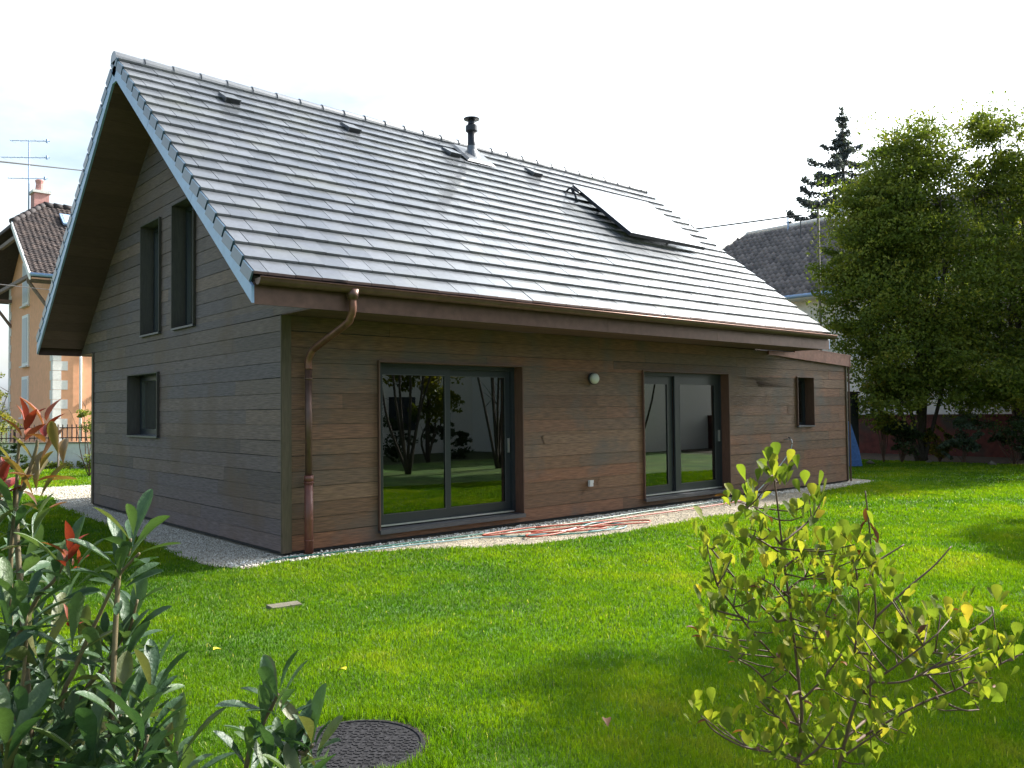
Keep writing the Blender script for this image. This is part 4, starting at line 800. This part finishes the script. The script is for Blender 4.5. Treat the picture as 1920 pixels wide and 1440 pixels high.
# ---------------- places behind the photographer (mirrored in the door glass, casting shade) ----------------
sh = empty('pale_house', (24, -24, 0), 'pale rendered house beyond the garden, mirrored in the glass doors', 'house')
mb = MB(); mb.box((8, -30, -.1), (34, -19.5, 6)); mb.box((19, -19.49, -.1), (36, -12.6, 7)); mb.prism([(8, -30, 6), (8, -19.5, 6), (8, -24.7, 9.5)], (24, 0, 0)); mb.build('wall', mat('bright_white_render', (.86, .82, .76), .9, var=.05), sh)
mb = MB(); mb.hexa([(9.5, -31, 5.5), (34.5, -31, 5.5), (34.5, -24.7, 9.55), (9.5, -24.7, 9.55), (9.5, -31, 5.7), (34.5, -31, 5.7), (34.5, -24.7, 9.8), (9.5, -24.7, 9.8)]); mb.hexa([(9.5, -24.7, 9.55), (34.5, -24.7, 9.55), (34.5, -18.6, 5.5), (9.5, -18.6, 5.5), (9.5, -24.7, 9.8), (34.5, -24.7, 9.8), (34.5, -18.6, 5.7), (9.5, -18.6, 5.7)]); mb.build('roof', M_clay, sh)
for x in (11.5, 14.5, 24, 29): mb = MB(); mb.box((x, -19.5, 1.0), (x + 1.3, -19.45, 2.4)); mb.build('window', M_anth, sh)
for i, (x0, x1, lb) in enumerate([(4, 15.5, 'dark clipped hedge across the garden behind the photographer'), (21, 34, 'second dark hedge in front of the pale house')]):
    cl = [(x, -15.6 + .2 * math.sin(x), z, .8, .6, .7) for x in np.arange(x0, x1, 1.1) for z in (.6, 1.3)]; o = crown('hedge', cl, 9000, .16, M_lfd, None, 50 + i); tag(o, lb, 'hedge', 'hedges mirrored in the glass')
def simple_tree(x, y, h, r, n, mt, lb, seed, bark=M_bark, size=.16, zb=.35):
    o = empty('garden_tree', (x, y, 0), lb, 'tree', 'trees behind the photographer'); rr = random.Random(seed); cl = []
    for i in range(10): a = rr.uniform(0, 6.28); q = r * rr.uniform(.1, .75); cl.append((x + q * math.cos(a), y + q * math.sin(a), h * rr.uniform(zb, .92), r * .42, r * .42, r * .42))
    stems('trunk', (x, y, 0), [(c[0], c[1], c[2]) for c in cl[:6]], .05, bark, o, 6, .2, 3, seed); crown('foliage', cl, n, size, mt, o, seed)
simple_tree(8.3, -12.5, 6.5, 1.6, 6000, M_lf, 'slim tree with pale trunks mirrored in the first glass door', 61, M_barkp)
simple_tree(12.6, -14.2, 5.5, 1.7, 6000, M_lfy, 'yellowish tree mirrored in the right half of the first glass door', 62)
simple_tree(12.2, -9.7, 9.8, 2.5, 14000, M_lfd, 'dark tall tree right of the frame shading the near lawn', 63, zb=.5, size=.2)
simple_tree(17.6, -8.9, 8.6, 2.3, 14000, M_lfd, 'dense tree right of the frame shading the middle of the lawn', 64, zb=.5, size=.2)
simple_tree(8.9, -10.0, 8.2, 2.3, 11500, M_lfd, 'dark tree right of the frame between the tall one and the young one', 65, zb=.5, size=.2)
simple_tree(5.0, -9.9, 4.4, 1.5, 6000, M_lfd, 'young dark tree right of the frame nearest the photographer', 66, zb=.3)

# foreground plant skeletons (world coordinates)
RB_BR=[[(-2.543, -8.439, 0.651), (-2.549, -8.439, 0.786), (-2.544, -8.448, 0.896), (-2.55, -8.447, 0.969), (-2.558, -8.443, 1.061), (-2.578, -8.433, 1.251), (-2.591, -8.427, 1.367), (-2.605, -8.421, 1.508), (-2.613, -8.417, 1.582)], [(-2.596, -8.423, 1.386), (-2.644, -8.416, 1.433), (-2.717, -8.388, 1.491)], [(-2.59, -8.43, 1.395), (-2.521, -8.438, 1.422), (-2.456, -8.442, 1.448)], [(-2.594, -8.424, 1.361), (-2.742, -8.43, 1.426)], [(-2.565, -8.421, 1.321), (-2.483, -8.428, 1.349)], [(-2.578, -8.433, 1.239), (-2.656, -8.446, 1.276), (-2.741, -8.453, 1.313)], [(-2.556, -8.427, 1.259), (-2.478, -8.43, 1.279)], [(-2.625, -8.447, 0.968), (-2.685, -8.432, 1.014), (-2.745, -8.417, 1.07), (-2.812, -8.395, 1.107)], [(-2.538, -8.431, 0.993), (-2.618, -8.398, 1.082), (-2.691, -8.371, 1.162), (-2.759, -8.348, 1.253), (-2.798, -8.348, 1.288)], [(-2.709, -8.369, 1.189), (-2.777, -8.31, 1.214)], [(-2.555, -8.383, 1.153), (-2.562, -8.338, 1.19), (-2.579, -8.285, 1.241), (-2.618, -8.215, 1.339), (-2.613, -8.181, 1.367)], [(-2.504, -8.422, 1.015), (-2.456, -8.434, 1.082), (-2.405, -8.449, 1.158), (-2.358, -8.459, 1.222), (-2.326, -8.457, 1.275)], [(-2.522, -8.525, 0.673), (-2.516, -8.565, 0.861), (-2.515, -8.597, 0.968), (-2.5, -8.639, 1.027), (-2.473, -8.693, 1.079), (-2.442, -8.749, 1.136)], [(-2.49, -8.635, 1.024), (-2.467, -8.677, 1.026), (-2.449, -8.716, 1.04), (-2.428, -8.758, 1.073)], [(-2.301, -8.528, 0.857), (-2.289, -8.534, 1.077), (-2.271, -8.54, 1.158), (-2.272, -8.532, 1.297), (-2.269, -8.526, 1.406), (-2.27, -8.516, 1.521)], [(-2.271, -8.54, 1.145), (-2.165, -8.592, 1.227), (-2.073, -8.631, 1.285), (-1.999, -8.654, 1.338)], [(-2.277, -8.54, 1.299), (-2.238, -8.542, 1.314), (-2.16, -8.58, 1.354)], [(-2.356, -8.514, 1.054), (-2.332, -8.518, 1.164), (-2.322, -8.509, 1.275), (-2.316, -8.494, 1.317)], [(-2.408, -8.566, 0.839), (-2.3, -8.642, 0.905), (-2.223, -8.689, 0.935), (-2.154, -8.728, 0.954), (-2.085, -8.768, 0.991), (-2.006, -8.817, 1.029), (-1.963, -8.833, 1.037)], [(-2.237, -8.694, 0.937), (-2.165, -8.736, 0.897), (-2.111, -8.763, 0.891)], [(-2.151, -8.599, 1.0), (-2.011, -8.658, 1.049), (-1.873, -8.715, 1.109), (-1.814, -8.702, 1.13)], [(-2.169, -8.652, 1.046), (-2.105, -8.675, 1.032), (-2.015, -8.72, 1.017)], [(-2.642, -8.493, 0.815), (-2.713, -8.464, 0.844), (-2.8, -8.422, 0.872), (-2.878, -8.389, 0.923), (-2.92, -8.387, 0.966)], [(-2.624, -8.485, 0.901), (-2.692, -8.46, 0.935), (-2.749, -8.445, 0.985)], [(-2.545, -8.578, 0.826), (-2.539, -8.618, 0.864), (-2.521, -8.67, 0.914)], [(-2.561, -8.463, 0.952), (-2.511, -8.495, 1.002), (-2.461, -8.529, 1.072)], [(-2.658, -8.505, 0.812), (-2.631, -8.551, 0.864), (-2.62, -8.583, 0.921)]]
RB_CL=[(-2.688, -8.463, 1.592), (-2.742, -8.474, 1.604), (-2.622, -8.454, 1.596), (-2.722, -8.467, 1.568), (-2.726, -8.502, 1.576), (-2.697, -8.382, 1.519), (-2.577, -8.267, 1.495), (-2.566, -8.326, 1.479), (-2.457, -8.438, 1.504), (-2.631, -8.516, 1.5), (-2.502, -8.496, 1.5), (-2.615, -8.506, 1.474), (-2.742, -8.437, 1.445), (-2.773, -8.437, 1.43), (-2.703, -8.452, 1.425), (-2.417, -8.398, 1.376), (-2.46, -8.401, 1.362), (-2.514, -8.362, 1.325), (-2.545, -8.338, 1.345), (-2.717, -8.445, 1.32), (-2.661, -8.444, 1.306), (-2.519, -8.435, 1.335), (-2.46, -8.442, 1.329), (-2.438, -8.408, 1.29), (-2.591, -8.251, 1.033), (-2.784, -8.423, 1.119), (-2.702, -8.28, 1.264), (-2.66, -8.288, 1.253), (-2.687, -8.335, 1.264), (-2.83, -8.349, 1.241), (-2.727, -8.311, 1.188), (-2.865, -8.363, 1.415), (-2.619, -8.217, 1.365), (-2.623, -8.243, 1.382), (-2.737, -8.277, 1.336), (-2.754, -8.368, 1.362), (-2.606, -8.237, 1.302), (-2.46, -8.507, 1.257), (-2.347, -8.475, 1.268), (-2.377, -8.464, 1.289), (-2.293, -8.674, 1.093), (-2.361, -8.655, 1.096), (-2.282, -8.644, 1.067), (-2.369, -8.64, 1.083), (-2.385, -8.74, 1.06), (-2.364, -8.696, 1.04), (-2.154, -8.663, 1.008), (-2.648, -8.573, 1.397), (-2.626, -8.591, 1.391), (-2.426, -8.518, 1.352), (-2.506, -8.597, 1.395), (-2.404, -8.577, 1.363), (-2.455, -8.558, 1.336), (-2.441, -8.625, 1.343), (-2.248, -8.513, 1.279), (-2.584, -8.561, 1.306), (-2.518, -8.526, 1.316), (-2.287, -8.808, 1.061), (-2.158, -8.736, 1.006), (-2.217, -8.837, 1.023), (-2.207, -8.81, 0.961), (-2.094, -8.74, 0.925), (-2.205, -8.826, 0.959), (-2.121, -8.809, 1.197), (-2.052, -8.716, 1.062), (-2.306, -8.838, 1.123), (-2.297, -8.862, 1.123), (-2.297, -8.792, 1.123), (-2.687, -8.208, 0.868), (-2.694, -8.266, 0.866), (-2.752, -8.377, 0.881), (-2.669, -8.414, 0.97), (-2.699, -8.452, 0.964), (-2.655, -8.37, 0.932), (-2.517, -8.668, 0.907), (-2.285, -8.59, 0.838), (-2.192, -8.586, 0.794), (-2.388, -8.39, 0.855), (-2.415, -8.46, 0.867), (-2.415, -8.364, 0.848), (-2.718, -8.501, 0.901), (-2.567, -8.515, 0.837), (-2.31, -8.451, 0.781), (-2.307, -8.537, 0.83), (-2.663, -8.379, 0.829), (-2.253, -8.508, 0.712), (-2.439, -8.484, 0.756), (-2.499, -8.347, 0.783), (-2.602, -8.483, 0.843), (-2.615, -8.517, 0.885), (-2.448, -8.554, 0.816), (-2.525, -8.616, 0.808), (-2.557, -8.483, 0.777), (-2.531, -8.258, 0.778), (-2.411, -8.635, 0.835), (-2.746, -8.478, 0.84), (-2.68, -8.538, 1.254), (-2.609, -8.548, 1.261), (-2.471, -8.403, 1.155), (-2.559, -8.506, 1.176), (-2.59, -8.511, 1.217), (-2.578, -8.606, 1.266), (-2.297, -8.475, 1.241), (-2.428, -8.599, 1.266), (-2.474, -8.652, 1.292), (-2.504, -8.688, 1.279), (-2.487, -8.704, 1.262), (-2.525, -8.62, 1.202), (-2.408, -8.504, 1.162), (-2.604, -8.555, 1.146), (-2.594, -8.612, 1.167), (-2.529, -8.474, 1.098), (-2.499, -8.606, 1.148), (-2.462, -8.319, 1.151), (-2.696, -8.488, 1.173), (-2.517, -8.467, 1.064), (-2.406, -8.459, 1.021), (-2.434, -8.59, 1.049), (-2.282, -8.475, 0.993), (-2.485, -8.513, 0.983), (-2.724, -8.415, 1.252), (-2.654, -8.404, 1.246), (-2.467, -8.727, 1.2), (-2.305, -8.704, 1.161), (-2.313, -8.772, 1.193), (-2.121, -8.666, 1.155), (-2.226, -8.596, 1.116), (-2.661, -8.359, 1.191), (-2.774, -8.459, 1.204), (-2.659, -8.468, 1.268), (-2.673, -8.452, 1.068), (-2.665, -8.473, 1.048), (-2.56, -8.553, 0.997), (-2.337, -8.474, 0.915), (-2.526, -8.622, 1.006), (-2.507, -8.677, 0.998), (-2.202, -8.566, 0.868), (-2.263, -8.669, 0.928), (-2.108, -8.622, 0.86), (-2.591, -8.457, 1.101), (-2.268, -8.519, 0.866), (-2.696, -8.258, 1.118), (-2.678, -8.214, 1.074), (-2.643, -8.265, 1.091), (-2.57, -8.425, 0.811), (-2.683, -8.514, 1.233), (-2.206, -8.88, 1.129), (-1.951, -8.817, 1.025), (-2.029, -8.736, 0.998), (-2.419, -8.386, 1.104), (-2.557, -8.516, 1.106), (-2.183, -8.705, 1.029), (-2.293, -8.548, 1.049)]
LB_ST=[[(-4.356, -7.373, 0.611), (-4.33, -7.42, 1.181), (-4.329, -7.432, 1.434), (-4.322, -7.444, 1.568), (-4.32, -7.449, 1.641), (-4.318, -7.454, 1.722)], [(-4.322, -7.443, 1.553), (-4.308, -7.458, 1.604), (-4.288, -7.479, 1.689), (-4.285, -7.483, 1.719)], [(-4.345, -7.472, 1.134), (-4.301, -7.519, 1.331), (-4.263, -7.555, 1.395), (-4.24, -7.578, 1.453)], [(-4.292, -7.498, 0.639), (-4.251, -7.553, 1.082), (-4.228, -7.577, 1.179), (-4.205, -7.601, 1.254), (-4.183, -7.622, 1.315), (-4.152, -7.653, 1.401), (-4.116, -7.688, 1.455)], [(-4.25, -7.404, 0.711), (-4.191, -7.472, 1.061), (-4.149, -7.512, 1.153), (-4.114, -7.546, 1.226), (-4.1, -7.56, 1.249), (-4.085, -7.576, 1.325)], [(-4.152, -7.653, 1.401), (-4.136, -7.67, 1.452), (-4.132, -7.675, 1.489)], [(-4.223, -7.626, 0.667), (-4.182, -7.675, 0.967), (-4.159, -7.701, 1.105)], [(-4.164, -7.616, 0.761), (-4.112, -7.672, 1.007), (-4.089, -7.697, 1.124)], [(-4.168, -7.747, 0.813), (-4.13, -7.792, 1.071)], [(-4.359, -7.246, 0.819), (-4.313, -7.299, 1.111), (-4.283, -7.338, 1.398)], [(-4.378, -7.495, 0.79), (-4.329, -7.554, 1.15), (-4.322, -7.568, 1.34)], [(-3.919, -7.758, 0.605), (-3.901, -7.789, 0.949), (-3.874, -7.816, 1.041), (-3.86, -7.83, 1.074), (-3.848, -7.843, 1.11)], [(-3.881, -7.792, 0.605), (-3.822, -7.857, 0.933), (-3.798, -7.88, 0.967), (-3.784, -7.893, 0.988)], [(-4.399, -7.352, 0.992), (-4.376, -7.388, 1.371), (-4.345, -7.426, 1.62)], [(-4.088, -7.746, 0.665), (-4.063, -7.782, 1.014)], [(-4.343, -7.589, 0.698), (-4.355, -7.588, 0.932), (-4.336, -7.612, 1.091)]]
LB_RO=[((-4.305, -7.468, 1.762), 0.1, 'r', 7), ((-4.272, -7.496, 1.762), 0.1, 'r', 5), ((-4.283, -7.483, 1.661), 0.09, 'm', 6), ((-4.247, -7.515, 1.679), 0.1, 'm', 3), ((-4.287, -7.476, 1.591), 0.1, 'm', 6), ((-4.345, -7.426, 1.62), 0.1, 'r', 6), ((-4.308, -7.419, 1.621), 0.09, 'm', 4), ((-4.24, -7.579, 1.472), 0.09, 'r', 7), ((-4.218, -7.57, 1.437), 0.05, 'r', 4), ((-4.26, -7.558, 1.392), 0.1, 'g', 4), ((-4.127, -7.679, 1.495), 0.12, 'g', 9), ((-4.143, -7.663, 1.439), 0.125, 'g', 9), ((-4.152, -7.653, 1.403), 0.12, 'g', 6), ((-4.1, -7.56, 1.249), 0.12, 'g', 9), ((-4.114, -7.546, 1.221), 0.12, 'g', 7), ((-4.085, -7.576, 1.331), 0.075, 'g', 4), ((-4.159, -7.701, 1.105), 0.13, 'g', 10), ((-4.089, -7.697, 1.13), 0.12, 'g', 9), ((-4.13, -7.792, 1.071), 0.13, 'g', 10), ((-4.322, -7.568, 1.34), 0.12, 'g', 9), ((-4.283, -7.338, 1.398), 0.11, 'g', 8), ((-4.332, -7.43, 1.434), 0.11, 'g', 8), ((-4.292, -7.468, 1.509), 0.11, 'g', 6), ((-4.321, -7.444, 1.535), 0.11, 'g', 8), ((-4.359, -7.409, 1.51), 0.12, 'g', 8), ((-4.336, -7.612, 1.091), 0.13, 'g', 10), ((-4.374, -7.644, 1.069), 0.14, 'g', 10), ((-4.219, -7.711, 1.015), 0.14, 'g', 9), ((-4.16, -7.763, 1.012), 0.13, 'g', 9), ((-4.063, -7.782, 1.014), 0.13, 'g', 7), ((-4.225, -7.382, 1.243), 0.12, 'g', 8), ((-4.327, -7.426, 1.244), 0.12, 'g', 10), ((-4.29, -7.523, 1.207), 0.12, 'g', 10), ((-4.213, -7.386, 1.096), 0.12, 'g', 9), ((-4.275, -7.398, 1.074), 0.12, 'g', 9), ((-4.303, -7.307, 1.098), 0.12, 'g', 9), ((-4.233, -7.567, 1.033), 0.13, 'g', 9), ((-4.282, -7.589, 0.993), 0.13, 'g', 9), ((-4.142, -7.446, 1.016), 0.12, 'g', 8), ((-4.139, -7.385, 1.106), 0.12, 'g', 6), ((-4.047, -7.66, 0.936), 0.12, 'g', 6), ((-4.316, -7.239, 1.313), 0.12, 'g', 8), ((-4.223, -7.52, 1.29), 0.06, 'r', 3), ((-4.147, -7.315, 1.168), 0.11, 'g', 6), ((-4.271, -7.328, 0.898), 0.12, 'g', 9), ((-4.091, -7.353, 0.909), 0.12, 'g', 8), ((-4.362, -7.387, 1.054), 0.13, 'g', 8), ((-4.211, -7.264, 1.301), 0.11, 'g', 6), ((-4.036, -7.41, 1.118), 0.11, 'g', 6), ((-3.848, -7.843, 1.114), 0.11, 'g', 8), ((-3.86, -7.83, 1.073), 0.11, 'g', 6), ((-3.877, -7.813, 1.029), 0.12, 'g', 5), ((-3.784, -7.893, 0.988), 0.11, 'g', 9), ((-3.805, -7.874, 0.958), 0.1, 'g', 5), ((-3.895, -7.794, 0.953), 0.11, 'g', 5)]
# ---------------- foreground plants ----------------
M_ph = leafmat('glossy_dark_green_leaf', [(0, (.035, .075, .036)), (.5, (.055, .105, .048)), (.9, (.085, .13, .05)), (1, (.12, .12, .05))], .45, .45, .22, coat=0, veins=.25)
M_phr = leafmat('young_red_leaf', [(0, (.16, .022, .018)), (.6, (.26, .035, .028)), (1, (.22, .08, .04))], .5, .3, .25, coat=.05)
M_phm = leafmat('bronze_leaf', [(0, (.16, .07, .03)), (.5, (.13, .11, .04)), (1, (.28, .09, .04))], .35, .5, .3, coat=.2)
pho = empty('photinia_shrub', (-4.3, -7.9, 0), 'tall dark green shrub with red young leaves in the left foreground', 'shrub')
cam_xy = np.array(CAM)
mb = MB()
def thick(pts, r0, r1, n=7):
    p = smooth(pts, 5); k = len(p); mb.tube(p, [r0 + (r1 - r0) * i / (k - 1) for i in range(k)], n)
NL = 11
for pts in LB_ST[:11] + LB_ST[13:]:
    a = Vector(pts[0]); root = Vector((-4.25 + (a.x + 4.25) * .25, -7.75 + (a.y + 7.75) * .25, -.02)); mid = root.lerp(a, .6) + Vector((0, 0, .05)); thick([root, mid] + pts, .0085, .003)
mb.build('stems', M_ltwig, pho, True)
def rosettes(items, kindset, mt, name, par, seed, tmpl, nrm=1.0):
    r = np.random.default_rng(seed); P, D, U, Sz, T, RL = [], [], [], [], [], []
    for (p, s, k, n) in items:
        if k not in kindset: continue
        ax = np.array([r.normal(0, .22), r.normal(0, .22), 1.0]); ax /= np.linalg.norm(ax); a0 = r.random() * 6.28
        e1 = np.cross(ax, [1, 0, 0]); e1 /= np.linalg.norm(e1); e2 = np.cross(ax, e1)
        for i in range(n):
            a = a0 + i * 2.4; t = i / max(n - 1, 1); el = math.radians(r.normal((80 - 35 * t) if 'red' in name else (74 - 56 * t), 9)); out = e1 * math.cos(a) + e2 * math.sin(a)
            d = out * math.cos(el) + ax * math.sin(el); P.append(np.array(p) - ax * s * .5 * t + out * .004); D.append(d); U.append(ax * math.cos(el) - out * math.sin(el) + r.normal(0, .12, 3)); Sz.append(s * nrm * r.uniform(.8, 1.25) * (.75 + .25 * math.sin(math.pi * min(1, t + .3)))); T.append(r.random()); RL.append(r.normal(0, .25))
    V, F = place(tmpl[0], tmpl[1], np.array(P), np.array(D), np.array(U), Sz, np.array(RL)); return link(name, npmesh(name, V, F, np.repeat(T, len(tmpl[0])), True), mt, par)
LT = leaf_mesh('t', 1.0, .13, .5, .2, .9)
main = [q for q in LB_RO if not (q[0][0] > -4.0 and q[1] < .125 and q[0][2] < 1.3 and q[0][0] > -3.72)]
spr = [q for q in LB_RO if q not in main]
# extra leaves along the stems and inside the shrub body
r_ = np.random.default_rng(77); extra = []
for q in main:
    if q[2] == 'g' and q[0][2] < 1.42:
        p = np.array(q[0]) + r_.normal(0, .05, 3) + np.array([0, 0, -.1]); extra.append((tuple(p), .12, 'g', 7)); p = p + r_.normal(0, .07, 3) - np.array([0, 0, .08]); extra.append((tuple(p), .12, 'g', 6))
rosettes(main + extra, 'g', M_ph, 'leaves', pho, 5, LT); rosettes(main, 'r', M_phr, 'red_leaves', pho, 6, leaf_mesh('t', 1.0, .16, .5, .35, .85), .68); rosettes(main, 'm', M_phm, 'bronze_leaves', pho, 7, LT)
spo = empty('photinia_sprig', (-3.5, -8.2, 0), 'small separate green sprig in front of the manhole cover', 'shrub'); mb = MB()
for pts in LB_ST[11:13]:
    a = Vector(pts[0]); thick([Vector((-3.5 + (a.x + 3.5) * .3, -8.2, -.02)), Vector((-3.5, -8.2, -.02)).lerp(a, .6)] + pts, .008, .004)
mb.build('stems', M_ltwig, spo, True)
if spr: rosettes(spr, 'g', M_ph, 'leaves', spo, 9, LT)
# right bush
mgo = empty('deciduous_bush', (-2.45, -8.45, 0), 'yellow green young bush with brown tipped leaves in the right foreground', 'shrub')
M_mg = leafmat('yellow_green_bush_leaf', [(0, (.075, .11, .02)), (.5, (.135, .17, .022)), (.85, (.21, .215, .03)), (.98, (.27, .25, .035)), (1, (.34, .24, .04))], .65, .18, .5, coat=.0, veins=.15)
M_mgb = leafmat('withered_brown_leaf', [(0, (.10, .035, .018)), (1, (.24, .10, .04))], .6, .3, .2)
mb = MB()
BRS = [[Vector(p) for p in b] for b in RB_BR]
allp = []
for i, b in enumerate(BRS):
    if b[0].z < .75 and i in (0, 12): b = [Vector((-2.47, -8.45, -.02)), Vector((-2.46, -8.46, .35))] + b
    p = smooth(b, 5); k = len(p); r0 = .0065 if i in (0, 12) else .0036; mb.tube(p, [r0 + (.0022 - r0) * j / (k - 1) for j in range(k)], 7); allp += p
    if i: # joint to the nearest other branch
        q = min((x for j, bb in enumerate(BRS) if j < i for x in smooth(bb, 5)), key=lambda x: (x - p[0]).length)
        if (q - p[0]).length < 1.2: mb.tube([q, p[0]], [.0042, .0042], 6)
for c in RB_CL:
    c = Vector(c); q = min(allp, key=lambda x: (x - c).length + (0.05 if x.z > c.z else 0)); m_ = q.lerp(c, .5) + Vector((0, 0, -.006)); mb.tube([q, m_, c], [.0026, .002, .0016], 5)
mb.build('branches', M_twig, mgo, True)
r = np.random.default_rng(8); P, D, U, Sz, T = [], [], [], [], []; PB, DB, UB, SB, TB = [], [], [], [], []
for c in RB_CL:
    n = r.integers(5, 9); a0 = r.random() * 6.28
    for i in range(n):
        a = a0 + i * 2.4 + r.normal(0, .3); el = math.radians(r.normal(46, 20)); d = np.array([math.cos(a) * math.cos(el), math.sin(a) * math.cos(el), math.sin(el)]); u = np.array([-math.cos(a) * math.sin(el), -math.sin(a) * math.sin(el), math.cos(el)]) + r.normal(0, .35, 3)
        L_ = (PB, DB, UB, SB, TB) if r.random() < .05 else (P, D, U, Sz, T)
        L_[0].append(np.array(c) + r.normal(0, .02, 3)); L_[1].append(d); L_[2].append(u); L_[3].append(r.uniform(.034, .058) * (.7 if L_ is not None and L_[0] is PB else 1)); L_[4].append(r.random())
OB = leaf_mesh('o', 1.0, .29, .45, -.2, 1.35)
V, F = place(OB[0], OB[1], np.array(P), np.array(D), np.array(U), Sz); link('leaves', npmesh('leaves', V, F, np.repeat(T, len(OB[0])), True), M_mg, mgo)
OBB = leaf_mesh('o', 1.0, .18, 1.2, .7, 1.1)
dry = [(Vector(b) + Vector((0, 0, dz))) for b, dz in ((RB_BR[14][-1], -.05), (RB_BR[14][-1], -.09), (RB_BR[14][-2], .01), (RB_BR[14][-2], .03), (RB_BR[14][-2], -.02))]
for q in dry: PB.append(np.array(q)); a = r.random() * 6.28; DB.append(np.array([math.cos(a), math.sin(a), -.5])); UB.append(np.array([0, 0, 1.])); SB.append(.045); TB.append(r.random() * .4)
V, F = place(OBB[0], OBB[1], np.array(PB), np.array(DB), np.array(UB), SB); link('withered_leaves', npmesh('withered_leaves', V, F, np.repeat(TB, len(OBB[0])), True), M_mgb, mgo)
